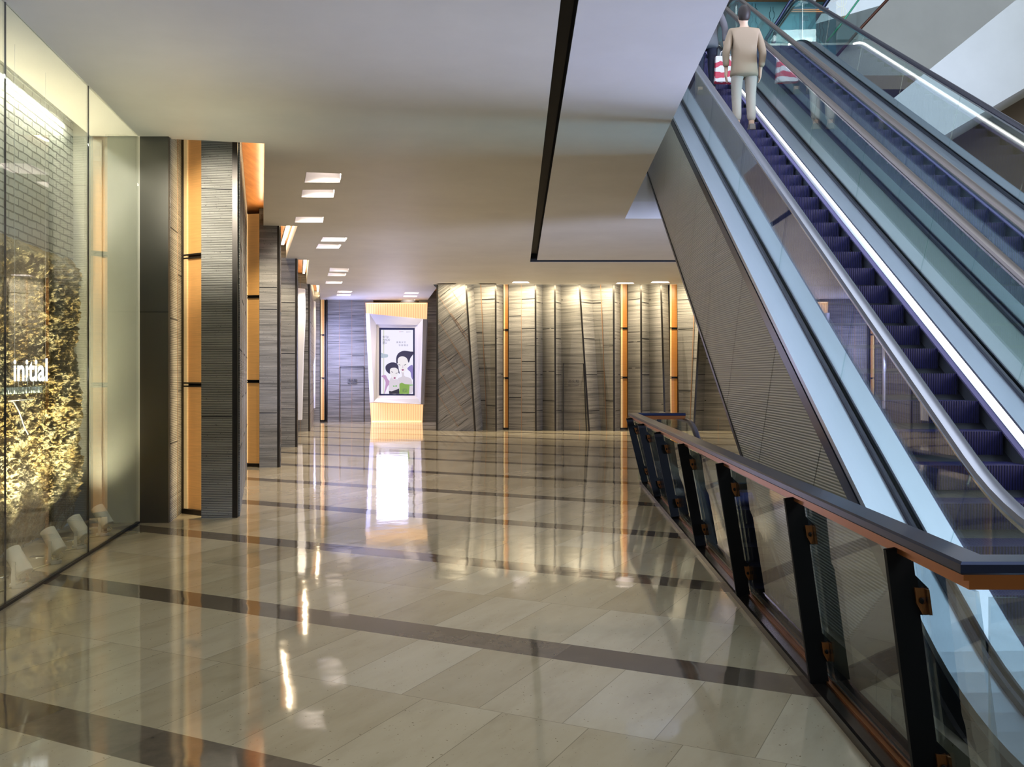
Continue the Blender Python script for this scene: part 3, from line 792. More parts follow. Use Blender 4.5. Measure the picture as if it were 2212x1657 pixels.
YD = 33.3
def cr(x, y, Y=YD): return U(770+x*.169, 640+y*.169, Y)
t = thing('advertising_display', tuple(cr(510, 1385)), 'white faceted advertising display with lit screen on amber panel', 'advertising display')
OUT = [cr(118, 220, YD+.25), cr(905, 293, YD+.25), cr(860, 1385, YD+.25), cr(170, 1360, YD+.25)]
R1 = [cr(168, 222, YD), cr(850, 293, YD), cr(822, 1380, YD), cr(220, 1350, YD)]
R2 = [cr(255, 360, YD+.06), cr(785, 367, YD+.06), cr(785, 1305, YD+.06), cr(255, 1310, YD+.06)]
R3 = [cr(258, 363, YD+.09), cr(782, 370, YD+.09), cr(782, 1302, YD+.09), cr(258, 1307, YD+.09)]
R4 = [cr(290, 402, YD+.12), cr(745, 405, YD+.12), cr(745, 1270, YD+.12), cr(290, 1268, YD+.12)]
BK = [p+Vector((0, .35, 0)) for p in OUT]
mb = MB()
for A, B in ((BK, OUT), (OUT, R1), (R1, R2), (R2, R3), (R3, R4)):
    for i in range(4):
        j = (i+1) % 4; mb.face([A[i], A[j], B[j]]); mb.face([A[i], B[j], B[i]])
mb.build('faceted_frame', MAT['frame'], t)
mb = MB(); mb.box(cr(400, 0).x, cr(640, 0).x, YD+.5, YB-.035, cr(0, 1000).z, cr(0, 500).z); mb.build('wall_bracket', MAT['dark'], t)
scr = MB(); scr.slab([cr(284, 398, YD+.125), cr(751, 401, YD+.125), cr(751, 1275, YD+.125), cr(284, 1273, YD+.125)], [cr(284, 398, YD+.20), cr(751, 401, YD+.20), cr(751, 1275, YD+.20), cr(284, 1273, YD+.20)])
scr = scr.build('screen_bezel', M('dark_blue_bezel', hx('1b2350'), .4), t)
EM = .85
def shp(name, pts, col, lay, par=None, s_=EM):
    mb = MB(); z = YD+.123-.0016*lay
    q = [cr(x, y, z) for x, y in pts]
    mb.slab(q, [p+Vector((0, .001, 0)) for p in q]); return mb.build(name, em('print_'+name, hx(col), s_), par or scr)
def smooth_poly(pts, n=6):
    out = []; k = len(pts)
    for i in range(k):
        p0, p1, p2, p3 = [Vector(pts[(i+j-1) % k]) for j in range(4)]
        for u in range(n):
            t_ = u/n
            q = .5*((2*p1)+(p2-p0)*t_+(2*p0-5*p1+4*p2-p3)*t_*t_+(3*p1-p0-3*p2+p3)*t_**3); out.append(tuple(q))
    return out
pic = shp('lit_screen', [(313, 428), (724, 430), (724, 1250), (313, 1248)], 'e9e5fb', 0, t, 1.0)
S = lambda n, p, c, l: shp(n, smooth_poly(p), c, l, t)
shp('green_line', [(345, 430), (353, 430), (353, 1248), (345, 1248)], 'c9cfa6', 1, t)
S('cloud', [(316, 725), (345, 735), (400, 745), (398, 778), (360, 785), (316, 785)], 'b9c6d6', 2)
S('pink_ribbon', [(318, 1020), (372, 1010), (400, 1060), (440, 1110), (400, 1150), (365, 1236), (355, 1236), (372, 1110), (350, 1050)], 'c79bc9', 2)
S('purple_feather', [(650, 925), (700, 880), (722, 900), (722, 1060), (700, 1030), (690, 970)], '8d7fc4', 2)
S('tall_figure', [(575, 960), (605, 965), (615, 1020), (690, 1050), (715, 1120), (708, 1236), (545, 1236), (545, 1100), (530, 1050), (580, 1025)], 'dcd2de', 3)
S('tall_hair', [(512, 860), (508, 790), (535, 730), (600, 698), (690, 706), (723, 710), (723, 742), (690, 790), (668, 850), (640, 800), (560, 800), (530, 850)], '2c2950', 4)
S('tall_face', [(528, 850), (536, 790), (585, 768), (640, 790), (660, 850), (640, 930), (595, 975), (555, 930)], 'f7f0f5', 5)
S('tall_lips', [(576, 938), (592, 930), (608, 938), (592, 953)], 'a04a80', 6)
shp('tall_eyes', [(540, 868), (562, 878), (562, 884), (538, 874)], '33304f', 6, t); shp('tall_eyes', [(606, 880), (634, 866), (634, 874), (608, 886)], '33304f', 6, t)
shp('tall_nose', [(590, 880), (595, 880), (598, 918), (586, 918)], 'd9cbdc', 6, t)
shp('green_dress', [(550, 1118), (580, 1105), (620, 1122), (680, 1128), (672, 1248), (545, 1248)], '86ad4e', 4, t)
S('short_figure', [(440, 1040), (500, 1060), (540, 1080), (540, 1236), (424, 1236), (416, 1130)], 'e0d6e2', 7)
shp('black_dress', [(416, 1210), (450, 1215), (480, 1205), (545, 1180), (548, 1248), (418, 1248)], '221f35', 8, t)
S('short_hair', [(372, 930), (378, 885), (430, 850), (490, 848), (530, 880), (540, 930), (552, 990), (515, 960), (440, 930), (430, 990), (392, 968)], '2c2950', 9)
S('short_face', [(428, 960), (440, 922), (500, 915), (536, 950), (525, 1010), (490, 1068), (445, 1030)], 'f4edf3', 10)
S('short_lips', [(474, 1045), (490, 1034), (502, 1045), (488, 1058)], 'a04a80', 11)
shp('short_eyes', [(446, 960), (468, 972), (466, 978), (444, 966)], '33304f', 11, t); shp('short_eyes', [(500, 985), (524, 975), (524, 982), (502, 991)], '33304f', 11, t)
S('green_bow', [(470, 1140), (490, 1146), (512, 1136), (516, 1158), (492, 1152), (470, 1158)], '7ac06b', 11); S('green_bow', [(682, 1128), (700, 1132), (716, 1124), (716, 1146), (700, 1140), (684, 1146)], '7ac06b', 11)
tk = em('print_grey_text', hx('55526a'), .8)
def ptext(body, x, y, size, sx=1, lay=3, mat=tk, al='CENTER'):
    p = cr(x, y, YD+.123-.0016*lay); return text('printed_text', body, size, mat, p, (math.pi/2, 0, 0), .0005, sx, 0.0, al, t)
for i, ch in enumerate('太古里'): ptext(ch, 349, 533+i*38, .105)
for i, s_ in enumerate(('TAI', 'KOO', 'LI')): ptext(s_, 370, 535+i*36, .115, .62, al='LEFT')
ptext('拥 抱 天 空', 570, 598, .07); ptext('快 耍 慢 活', 600, 635, .07)
ptext("LET'S", 612, 1203, .085, .9, 12); ptext('PLAY', 620, 1226, .085, .9, 12)
shp('small_logo', [(550, 450), (563, 450), (563, 457), (550, 457)], 'd0486a', 2, t); shp('small_logo', [(640, 458), (645, 450), (650, 458), (650, 462), (640, 462)], '4a4a6a', 2, t)
shp('small_logo', [(568, 451), (600, 451), (600, 456), (568, 456)], 'a9a6b8', 2, t, .8); shp('small_logo', [(655, 454), (694, 454), (694, 459), (655, 459)], 'a9a6b8', 2, t, .8)
light('unseen_screen_spill', 'AREA', (-6.80, 32.7, 2.3), 170, (.42, .48, 1.0), (-4.2, 34.0, 1.9), 1.0, 2.6)  # lamp added for an unseen screen on the small white case; none is modelled
light('screen_glow', 'AREA', (-4.24, 33.15, 2.3), 45, (.66, .64, 1.0), (-3.2, 25, 2.2), 1.1, 2.2)

# ------------------------------------------------------------------ stone fins across the far end
YF, YK = 28.35, 28.85
def XB(px, py_row, Y): return XP(px, Y)
def slanted(name, lt, lb, yl, rt, rb, yr, parent, mat, th=.08, zs=(), us=(), z1=TOPZ, seam_off=.004):
    """stone leaf whose left/right edges sit at px (top, bottom) and depths yl / yr"""
    lT, lB, rT, rB = XP(lt, yl), XP(lb, yl), XP(rt, yr), XP(rb, yr)
    kz = (z1)/(CEIL)                       # carry the edge on above the ceiling line
    lT = lB+(lT-lB)*kz; rT = rB+(rT-rB)*kz
    mb = MB()
    mb.hexa([(lB, yl, 0), (rB, yr, 0), (rB, yr+th, 0), (lB, yl+th, 0)], [(lT, yl, z1), (rT, yr, z1), (rT, yr+th, z1), (lT, yl+th, z1)])
    def pt(u, z, o=seam_off):
        f = z/z1; xl_, xr_ = lB+(lT-lB)*f, rB+(rT-rB)*f
        return Vector((xl_+(xr_-xl_)*u, yl+(yr-yl)*u-o, z))
    cuts = [0]+list(us)+[1]
    for i in range(len(cuts)-1):
        for z in (zs[i % len(zs)] if zs else ()):
            q = [pt(cuts[i]+.01, z), pt(cuts[i+1]-.01, z), pt(cuts[i+1]-.01, z+.022), pt(cuts[i]+.01, z+.022)]
            mb.slab(q, [p+Vector((0, .006, 0)) for p in q], 1)
    for u in us:
        wd = .006/max(.05, abs(rB-lB))
        q = [pt(u-wd, 0), pt(u+wd, 0), pt(u+wd, z1), pt(u-wd, z1)]
        mb.slab(q, [p+Vector((0, .006, 0)) for p in q], 2)
    return mb.build(name, [MAT[mat], MAT['joint'], MAT['seam']], parent), pt
def trim_lean(rt, rb, Y, parent, wd=.05):
    xt, xb = XP(rt, Y), XP(rb, Y); xt = xb+(xt-xb)*TOPZ/CEIL
    mb = MB(); mb.hexa([(xb-wd*.6, Y-.02, 0), (xb+wd*.4, Y-.02, 0), (xb+wd*.4, Y+.05, 0), (xb-wd*.6, Y+.05, 0)], [(xt-wd*.6, Y-.02, TOPZ), (xt+wd*.4, Y-.02, TOPZ), (xt+wd*.4, Y+.05, TOPZ), (xt-wd*.6, Y+.05, TOPZ)])
    return mb.build('edge_trim', MAT['trim'], parent)
GR = 'stone fins across the far end'
def far_fin(label, L, R, N, us, zs, mat='stone', yl=YK, yr=YF, yn=YK, deep=0):
    t = thing('stone_fin', (XP(L[1], yr), yr, 0), label, 'stone fin', GR)
    slanted('stone_panel', L[0], L[1], yl, R[0], R[1], yr, t, mat, zs=zs, us=us)
    slanted('side_panel', R[0], R[1], yr+.02, N[0], N[1], yn+deep, t, mat, zs=((.6, 1.7, 2.8, 3.9),), us=())
    trim_lean(R[0], R[1], yr, t)
    return t
# the broad leaf with diagonal courses
t = thing('stone_fin', (XP(985, 28.4), 28.4, 0), 'broad stone leaf with diagonal tile courses right of the display', 'stone fin', GR)
o, pt = slanted('stone_panel', 945, 944, 28.55, 1007, 1027, YF, t, 'stone_diag')
slanted('side_panel', 1007, 1027, YF+.02, 1023, 1043, YK, t, 'stone_diag')
trim_lean(1007, 1027, YF, t); trim_lean(945, 944, 28.52, t, .05)
mb = MB()
def diag(p0, p1, wd, mi, mb):
    p0 = Vector(p0); p1 = Vector(p1); d = (p1-p0).normalized(); n = Vector((-d.y, d.x))*wd
    q = []
    for p in (p0-n, p1-n, p1+n, p0+n):
        Y = 28.5+(p.x-945)/(1017-945)*(YF-28.5)-.012
        q.append(U(p.x, p.y, Y))
    mb.slab(q, [a+Vector((0, .008, 0)) for a in q], mi)
k4 = .2414
for (a, b) in (((65, 230), (365, 700)), ((175, 175), (325, 400)), ((68, 450), (315, 870)), ((185, 400), (355, 640)), ((65, 680), (370, 1160)), ((65, 900), (315, 1310)), ((65, 1120), (250, 1420)), ((190, 660), (360, 905))):
    diag((930+a[0]*k4, 580+a[1]*k4), (930+b[0]*k4, 580+b[1]*k4), .28, 0, mb)
mb.build('copper_seam', MAT['seam'], t)
mb = MB()
for (a, b) in (((80, 255), (180, 175)), ((215, 465), (310, 385)), ((90, 485), (180, 410)), ((65, 590), (125, 540)), ((285, 575), (335, 535)), ((165, 825), (255, 750)), ((270, 1230), (370, 1155)), ((65, 1005), (130, 950)), ((245, 1410), (335, 1340)), ((65, 1390), (150, 1310))):
    diag((930+a[0]*k4, 580+a[1]*k4), (930+b[0]*k4, 580+b[1]*k4), .4, 0, mb)
mb.build('dark_joint', MAT['joint'], t)

far_fin('stone fin with a copper seam between the diagonal leaf and first far amber box', (1022, 1042), (1071, 1072), (1086, 1086), (.34,), ((.9, 1.9, 3.0), (.75, 1.9, 2.6, 4.0)), deep=.15)
amber_box((XP(1086.5, YK+.2), YK+.2), (XP(1099, YK+.2), YK+.2), 'slim amber light box between two lit fins near the diagonal stone leaf', fw=.02, reveal=.04, bars=(1.6, 3.1), mat='amberd', rim=False)
far_fin('wide far stone fin right of the slim amber box, lit in its upper half', (1099, 1099), (1157, 1158), (1172, 1172), (.47,), ((1.0, 2.2, 3.5), (.55, 1.8, 2.1, 3.1, 4.0)))
far_fin('narrow far stone fin between the wide fin and the hydrant door', (1172, 1172), (1199, 1200), (1212, 1213), (), ((.9, 1.8, 3.1),))
t = far_fin('far stone fin with hydrant door and leaning right edge', (1212, 1213), (1252, 1273), (1277, 1298), (.66,), ((2.65, 4.0), (1.8, 3.1)))
x0 = XP(1214.5, 28.6); zz = CAMZ+(810-785.5)/F*28.6
hydrant(t, x0, XP(1268, 28.36), XP(1261, 28.5), zz, 28.36, XP(1238, 28.5), .035)
far_fin('far stone fin whose slanting left side is brightly lit', (1277, 1298), (1326, 1327), (1339, 1339), (.42,), ((1.8, 3.9), (.9, 2.6)), deep=.15)
amber_box((XP(1339.5, YK+.2), YK+.2), (XP(1356.5, YK+.2), YK+.2), 'amber light box directly behind the far end of the glass railing', fw=.02, reveal=.06, bars=(1.62, 3.15), mat='amberd', rim=False)
far_fin('dark far stone fin between the amber box and narrow leaning fin', (1357, 1357), (1385, 1386), (1401, 1404), (), ((1.9, 2.7, 4.0),))
far_fin('narrow dark far stone fin leaning right, before the last amber box', (1401, 1404), (1428, 1437), (1443, 1449), (), ((.8, 2.3, 4.0),), deep=.15)
amber_box((XP(1446, YK+.2), YK+.2), (XP(1465, YK+.2), YK+.2), 'last amber light box at the right, left of the escalator', fw=.02, reveal=.05, bars=(1.62, 3.15), mat='amberd', rim=False)
far_fin('dark far stone fin partly hidden by the escalator side', (1463, 1467), (1516, 1499), (1530, 1519), (.72,), ((1.2, 3.1, 4.0), (2.2, 3.6)))
far_fin('shaded far stone fin under the escalator', (1530, 1519), (1600, 1600), (1615, 1615), (.4,), ((.9, 2.2, 3.5),))
t = thing('stone_fin', (XP(1640, YF), YF, 0), 'long stone fin behind the escalators at the far right', 'stone fin', GR)
slanted('stone_panel', 1615, 1615, YK, 1900, 1900, YF, t, 'stone', zs=((1.1, 2.6, 3.7),), us=(.2, .4, .6, .8))

# ------------------------------------------------------------------ glass railing around the shaft
tx = lambda y: 1.31+.0345*y       # outer (corridor side) top line
bxr = lambda y: 1.465+.042*y     # bottom line
t = thing('glass_railing', (1.6, 8, 0), 'long leaning glass railing with black posts and copper-lined handrail', 'railing')
def rail_prof(z_off=0):
    return [(-.005, 1.075), (-.012, 1.082), (-.012, 1.108), (-.004, 1.116), (.112, 1.116), (.120, 1.108), (.120, 1.082), (.112, 1.075)]
Yn, Yf = 2.93, 14.45
pth = [(tx(Yf), Yf), (tx(Yn), Yn), (tx(Yn)+.62, Yn)]
def mitre(prof, near_right=True):
    rings = []
    # far end mitre towards +X, long run, near end mitre towards +X
    rings.append([(2.66, Yf-a, z) for a, z in prof][::1])
    rings.append([(tx(Yf)+a, Yf-a, z) for a, z in prof])
    rings.append([(tx(Yn)+a, Yn+a, z) for a, z in prof])
    rings.append([(tx(Yn)+.75, Yn+a, z) for a, z in prof])
    return rings
mb = MB(); mb.sweep(mitre(rail_prof())); mb.build('handrail', MAT['rail'], t)
mb = MB(); mb.sweep(mitre([(.006, 1.054), (.006, 1.074), (.10, 1.074), (.10, 1.054), (.075, 1.054), (.075, 1.018), (.040, 1.018), (.040, 1.054)])); mb.build('copper_channel', MAT['copper'], t)
# plinth
pp = [(-.075, 0), (-.075, .045), (-.06, .05), (.03, .05), (.03, .075), (.075, .075), (.075, 0)]
rings = [[(2.66, 14.62-a, z) for a, z in pp], [(bxr(14.62)+a, 14.62-a, z) for a, z in pp], [(bxr(2.98)+a, 2.98+a, z) for a, z in pp], [(bxr(2.98)+.62, 2.98+a, z) for a, z in pp]]
mb = MB(); mb.sweep(rings); mb.build('base_channel', MAT['plinth'], t)
rings = [[(2.66, 14.62-a, z) for a, z in [(.005, .05), (.005, .062), (.03, .062), (.03, .05)]], [(bxr(14.62)+a, 14.62-a, z) for a, z in [(.005, .05), (.005, .062), (.03, .062), (.03, .05)]], [(bxr(2.98)+a, 2.98+a, z) for a, z in [(.005, .05), (.005, .062), (.03, .062), (.03, .05)]], [(bxr(2.98)+.62, 2.98+a, z) for a, z in [(.005, .05), (.005, .062), (.03, .062), (.03, .05)]]]
mb = MB(); mb.sweep(rings); mb.build('copper_bead', MAT['copper'], t)
py_ = [14.3, 12.6, 10.8, 8.95, 6.98, 5.0, 3.52]
PL = lambda y: 1.325+.030*y       # left edge of a post at the top
PB = lambda y: 1.385+.042*y       # and at the bottom
def rp(y, z, o=0.0):             # point on the leaning plane of the railing
    f = (z-.05)/.98; return Vector((PB(y)+(PL(y)-PB(y))*f+o, y+.06*f, z))
PW = .100
for y in py_:
    mb = MB(); th = .026
    def pl(pts, dy0, dy1, mb):   # plate square to the railing: points (offset, z)
        mb.slab([rp(y, z, o)+Vector((0, dy0, 0)) for o, z in pts], [rp(y, z, o)+Vector((0, dy1, 0)) for o, z in pts])
    pl([(0, .05), (PW, .05), (PW, 1.045), (0, 1.03)], 0, th, mb)
    for zc in (.22, .84):        # pointed lugs that carry the clips
        pl([(PW-.004, zc+.10), (PW-.004, zc-.055), (PW+.045, zc-.055), (PW+.045, zc+.045)], .001, th-.004, mb)
    po = mb.build('post', MAT['post'], t)
    for zc in (.22, .84):
        mb = MB()
        pl([(PW-.012, zc-.01), (PW+.005, zc-.05), (PW+.036, zc-.05), (PW+.036, zc+.045), (PW-.012, zc+.05)], -.010, -.001, mb)
        pl([(PW+.026, zc-.05), (PW+.037, zc-.05), (PW+.037, zc+.045), (PW+.026, zc+.045)], -.024, -.010, mb)
        cl = mb.build('glass_clip', MAT['copper'], po); cl['label'] = 'small copper glass clip'
        mb = MB(); c_ = rp(y, zc+.002, PW+.010)+Vector((0, -.010, 0))
        mb.lathe([(0, 0), (.011, 0), (.013, .003), (.013, .008), (0, .009)], 14, Matrix.Translation(c_) @ Matrix.Rotation(math.pi/2, 4, 'X'))
        mb.build('clip_bolt', MAT['post'], po, True)
for i in range(7):
    ya = py_[i]-.004; yb = (py_[i+1]+.034) if i < 6 else 3.03
    mb = MB()
    q = [rp(yb, .08, PW+.006), rp(ya, .08, PW+.006), rp(ya, .985, PW+.006), rp(yb, .985, PW+.006)]
    mb.slab(q, [p+Vector((.015, 0, 0)) for p in q]); mb.build('glass_pane', MAT['glassd'], t)
mb = MB(); mb.box(1.535, 2.15, 3.0, 3.015, .08, .985); mb.build('glass_pane', MAT['glassd'], t)
mb = MB(); mb.box(1.95, 2.62, 14.46, 14.475, .08, 1.0); mb.build('glass_pane', MAT['glass'], t)

# ------------------------------------------------------------------ escalators
K = math.tan(math.radians(30)); T15 = math.tan(math.radians(15))
def epath(c, zlo, zhi, ylo, yhi, R=2.2, n=8):
    y1, y2 = (zlo-c)/K, (zhi-c)/K; tt = R*T15; out = [(ylo, zlo)]
    for i in range(n+1):
        f = math.radians(30)*i/n; out.append((y1-tt+R*math.sin(f), zlo+R*(1-math.cos(f))))
    ya, za = out[-1]; fb = math.radians(30); yb, zb = y2+tt-R*math.sin(fb), zhi-R*(1-math.cos(fb))
    for i in range(1, 12): out.append((ya+(yb-ya)*i/12, za+(zb-za)*i/12))
    for i in range(n+1):
        f = math.radians(30)*(1-i/n); out.append((y2+tt-R*math.sin(f), zhi-R*(1-math.cos(f))))
    out.append((yhi, zhi)); return out
def zat(path, y):
    for (a, za), (b, zb) in zip(path, path[1:]):
        if a <= y <= b: return za+(zb-za)*(y-a)/(b-a)
    return path[0][1] if y < path[0][0] else path[-1][1]
DK = epath(-2.3, .12, 8.35, 2.6, 20.6)
HR = epath(-1.457, .97, 9.2, 2.6, 20.2)
TB = epath(-4.2, -.02, 7.2, 2.6, 20.6, R=.6)
def run(path, prof): return [[(EX(a, y), y, z+dz) for a, dz in prof] for y, z in path]
def steps_into(t, a0, a1, c, y_from, y_to, ztop=None):
    mb = MB(); wv = a1-a0; r, h = .3464, .2
    mb.hexa([(0, 0, -h), (wv, 0, -h), (wv, r, -h), (0, r, -h)], [(0, .0, 0), (wv, .0, 0), (wv, r, 0), (0, r, 0)])
    first = None; y = y_from; i = 0
    while y < y_to:
        loc = Vector((EX(a0, y), y, c+K*y))
        if first is None:
            first = mb.build('step', MAT['step'], t); o = first
        else:
            o = first.copy(); C.objects.link(o); o.parent = t; o.matrix_parent_inverse = Matrix.Translation(-Vector(t.location))
        o.location = loc
        y += r
def escalator(label, a0, a1, hm, left_clad, right_clad, tl, tr, handmats):
    t = thing('escalator', (EX((a0+a1)/2, 3), 3, 0), label, 'escalator', 'pair of rising escalators')
    # truss body
    mb = MB()
    rings = []
    for (y, z), (yb, zb) in zip(DK, DK):
        zt = z-.10; zu = max(zat(TB, y), .001 if y < 7.3 else -9)
        zu = min(zu, zt-.02)
        rings.append([(EX(tl+.02, y), y, zu), (EX(tr-.02, y), y, zu), (EX(tr-.02, y), y, zt-.16), (EX(tl+.02, y), y, zt-.16)])
    mb.sweep(rings); mb.build('truss', MAT['dark'], t)
    for s_, ag in ((1, a0), (-1, a1)):
        mb = MB(); mb.sweep(run(DK, [(ag-.032*s_, .0), (ag-.032*s_, .035), (ag-.014*s_, .04), (ag-.014*s_, .0)])); mb.sweep(run(DK, [(ag+.014*s_, .0), (ag+.014*s_, .04), (ag+.032*s_, .035), (ag+.032*s_, .0)])); mb.build('glazing_shoe', MAT['shoe'], t)
        mb = MB(); mb.sweep(run(DK, [(ag+.033*s_, -.02), (ag+.033*s_, .004), (ag+.203*s_, .004), (ag+.203*s_, -.02)])); mb.build('inner_deck', MAT['deck'], t)
        mb = MB(); mb.sweep(run(DK, [(ag+.180*s_, -.05), (ag+.180*s_, -.021), (ag+.200*s_, -.021), (ag+.197*s_, -.06), (ag+.180*s_, -.06)])); mb.build('light_strip', MAT['ledw'], t)
        mb = MB(); mb.sweep(run(DK, [(ag+.185*s_, -.30), (ag+.185*s_, -.062), (ag+.206*s_, -.062), (ag+.235*s_, -.075), (ag+.235*s_, -.30)])); mb.build('skirt', MAT['deck'], t)
        mb = MB(); mb.sweep(run(DK, [(ag+.236*s_, -.10), (ag+.236*s_, -.080), (ag+.266*s_, -.095), (ag+.266*s_, -.11)])); mb.build('skirt_brush', MAT['brush'], t)
        # handrail with its guide and end loops
        ring = [(ag-.042, -.012), (ag-.046, .004), (ag-.034, .024), (ag-.012, .031), (ag+.012, .031), (ag+.034, .024), (ag+.046, .004), (ag+.042, -.012), (ag+.02, -.016), (ag-.02, -.016)]
        mb = MB(); mb.sweep(run(HR, ring))
        for yend, zend, sg in ((2.6, .97, -1), (20.2, 9.2, 1)):
            rr = []
            for i in range(13):
                f = math.pi*i/12; cy, cz = yend, zend-.32
                rr.append([(EX(a, yend), cy+sg*math.sin(f)*(.32+dz), cz+math.cos(f)*(.32+dz)) for a, dz in ring])
            mb.sweep(rr)
        mb.build('handrail', handmats[0 if s_ == 1 else 1], t, 'auto')
        mb = MB(); mb.sweep(run(HR, [(ag-.026, -.045), (ag-.026, -.016), (ag+.026, -.016), (ag+.026, -.045)])); mb.build('handrail_guide', MAT['chrome'], t)
        # glass panes with joints square to the slope
        cuts = [2.75, 4.70]+[4.70+1.70*i for i in range(1, 9)]+[20.3]
        for i in range(len(cuts)-1):
            def edge(yt):
                inc = 4.6 < yt < 18.2
                yb_ = yt+(.36 if inc else 0); return yt, yb_
            (y0t, y0b), (y1t, y1b) = edge(cuts[i]), edge(cuts[i+1])
            n = 10; top = []; bot = []
            for k in range(n+1):
                yt = y0t+.004+(y1t-y0t-.008)*k/n; yb_ = y0b+.004+(y1b-y0b-.008)*k/n
                top.append((yt, zat(HR, yt)-.03)); bot.append((yb_, zat(DK, yb_)+.004))
            mb = MB()
            mb.sweep([[(EX(ag-.006, b[0]), *b), (EX(ag+.006, b[0]), *b), (EX(ag+.006, p[0]), *p), (EX(ag-.006, p[0]), *p)] for b, p in zip(bot, top)])
            mb.build('glass_pane', MAT['glassg'], t)
    steps_into(t, a0+.262, a1-.262, -2.40, 4.35, 18.3)
    mb = MB(); mb.box(EX(a0+.27, 3.4), EX(a1-.27, 3.4), 2.6, 4.35, .0, .03); mb.build('comb_plate', MAT['cover'], t)
    mb = MB(); mb.box(EX(a0+.27, 19), EX(a1-.27, 19), 18.4, 20.6, 8.10, 8.22); mb.build('comb_plate', MAT['cover'], t)
    # outer decks
    if left_clad:
        mb = MB(); mb.sweep(run(DK, [(tl, -.05), (tl, .0), (a0-.034, .0), (a0-.034, -.05)])); mb.build('outer_deck', MAT['deck'], t)
        mb = MB(); mb.sweep(run(DK, [(tl-.006, -.17), (tl-.006, -.06), (tl+.02, -.06), (tl+.02, -.17)])); mb.build('deck_shadow_trim', MAT['shoe'], t)
    if right_clad:
        mb = MB(); mb.sweep(run(DK, [(a1+.034, -.05), (a1+.034, .0), (tr, .0), (tr, -.05)])); mb.build('outer_deck', MAT['deck'], t)
    if left_clad:
        y = 5.2
        while y < 18.6:
            # joints square to the slope: going down by 1.6 shifts y by +.80
            q = []
            y2 = y+1.22
            def down(yt):
                zt = zat(DK, yt)-.175; zt_ = zt; yb_ = yt+.735; zb_ = zat(TB, yb_)+.03
                return yt, zt, yb_, zb_
            ya, za, yab, zab = down(y+.006); yc, zc, ycb, zcb = down(y2-.006)
            zab = max(zab, .0); zcb = max(zcb, .0)
            pts = [(yab, zab), (ycb, zcb), (yc, zc), (ya, za)]
            mb = MB()
            q = [(EX(tl, p[0]), p[0], p[1]) for p in pts]
            mb.slab(q, [(x+.02, y_, z_) for x, y_, z_ in q]); mb.build('cladding_panel', MAT['clad'], t)
            y = y2
        mb = MB(); mb.sweep([[(EX(tl-.012, y), y, z-.02), (EX(tl+.05, y), y, z-.02), (EX(tl+.05, y), y, z+.03), (EX(tl-.012, y), y, z+.03)] for y, z in TB if z > -.03 and y > 6.5]); mb.build('bottom_trim', MAT['trim'], t)
    return t
escalator('nearer rising escalator with navy steps and a white light strip', 2.2, 3.48, None, True, False, 1.97, 3.71, (MAT['handrail'], MAT['handrail2']))
escalator('farther rising escalator, right of the nearer one', 3.94, 5.24, None, False, True, 3.71, 5.46, (MAT['handrail2'], MAT['hrdark']))
# cover between the two escalators
mb = MB(); mb.sweep(run(DK, [(3.514, -.03), (3.514, .002), (3.906, .002), (3.906, -.03)]))
tag(mb.build('deck_cover', MAT['cover']), 'long flat metal cover strip between the two rising escalators', 'deck cover')

# escalator going down inside the shaft
t = thing('down_escalator', (2.95, 14, 0), 'small descending escalator seen beyond the railing at the shaft end', 'escalator')
def dpath(z_top, off):
    out = [(17.2, z_top), (14.4, z_top)]
    for i in range(1, 9):
        f = math.radians(30)*i/8; out.append((14.1-1.6*math.sin(f)+.0, z_top-1.6*(1-math.cos(f))))
    y, z = out[-1]
    out.append((y-5.6, z-5.6*K)); return out
for ag in (2.32, 3.92):
    ph = dpath(1.0, 0); pd = dpath(.12, 0)
    mb = MB(); mb.sweep(run(ph, [(ag-.04, -.02), (ag-.04, .01), (ag-.02, .03), (ag+.02, .03), (ag+.04, .01), (ag+.04, -.02)]))
    rr = []
    for i in range(9):
        f = math.pi*i/8; rr.append([(EX(a, 17.2), 17.2+math.sin(f)*(.3+dz), .7+math.cos(f)*(.3+dz)) for a, dz in [(ag-.04, -.02), (ag-.04, .01), (ag-.02, .03), (ag+.02, .03), (ag+.04, .01), (ag+.04, -.02)]])
    mb.sweep(rr); mb.build('handrail', MAT['hrdark'], t, 'auto')
    mb = MB(); mb.sweep([[(EX(ag-.006, y), y, zd), (EX(ag+.006, y), y, zd), (EX(ag+.006, y), y, z-.02), (EX(ag-.006, y), y, z-.02)] for (y, z), (_, zd) in zip(ph, pd)]); mb.build('glass_balustrade', MAT['glass'], t)
    mb = MB(); mb.sweep(run(pd, [(ag-.12, -.15), (ag-.12, 0), (ag+.12, 0), (ag+.12, -.15)])); mb.build('deck', MAT['deck'], t)
steps_into(t, 2.47, 3.77, -7.86, 8.4, 13.6)
mb = MB(); mb.box(EX(2.45, 15), EX(3.79, 15), 14.6, 16.5, -.02, .02); mb.build('comb_plate', MAT['cover'], t)

# ------------------------------------------------------------------ atrium walls seen beyond the escalators
mb = MB(); mb.box(7.6, 17, 25.0, 25.3, 0, 16)
struct(mb.build('wall_atrium_back', MAT['grey']))
q = [U(1815, 305, 18.0), U(2400, -165, 18.0), U(2400, 80, 18.0), U(1815, 425, 18.0)]
mb = MB(); mb.slab(q, [p+Vector((.4, 2.2, 0)) for p in q])
struct(mb.build('wall_atrium_beam', MAT['atr']))
q = [U(1815, 300, 20.6), U(2500, -60, 20.6), U(2500, 800, 20.6), U(1815, 800, 20.6)]
mb = MB(); mb.slab(q, [p+Vector((0, .3, 0)) for p in q])
struct(mb.build('wall_atrium_lower', MAT['brown']))
mb = MB(); mb.box(15.6, 15.8, 16, 25, 0, 16)
struct(mb.build('wall_atrium_right', MAT['grey']))

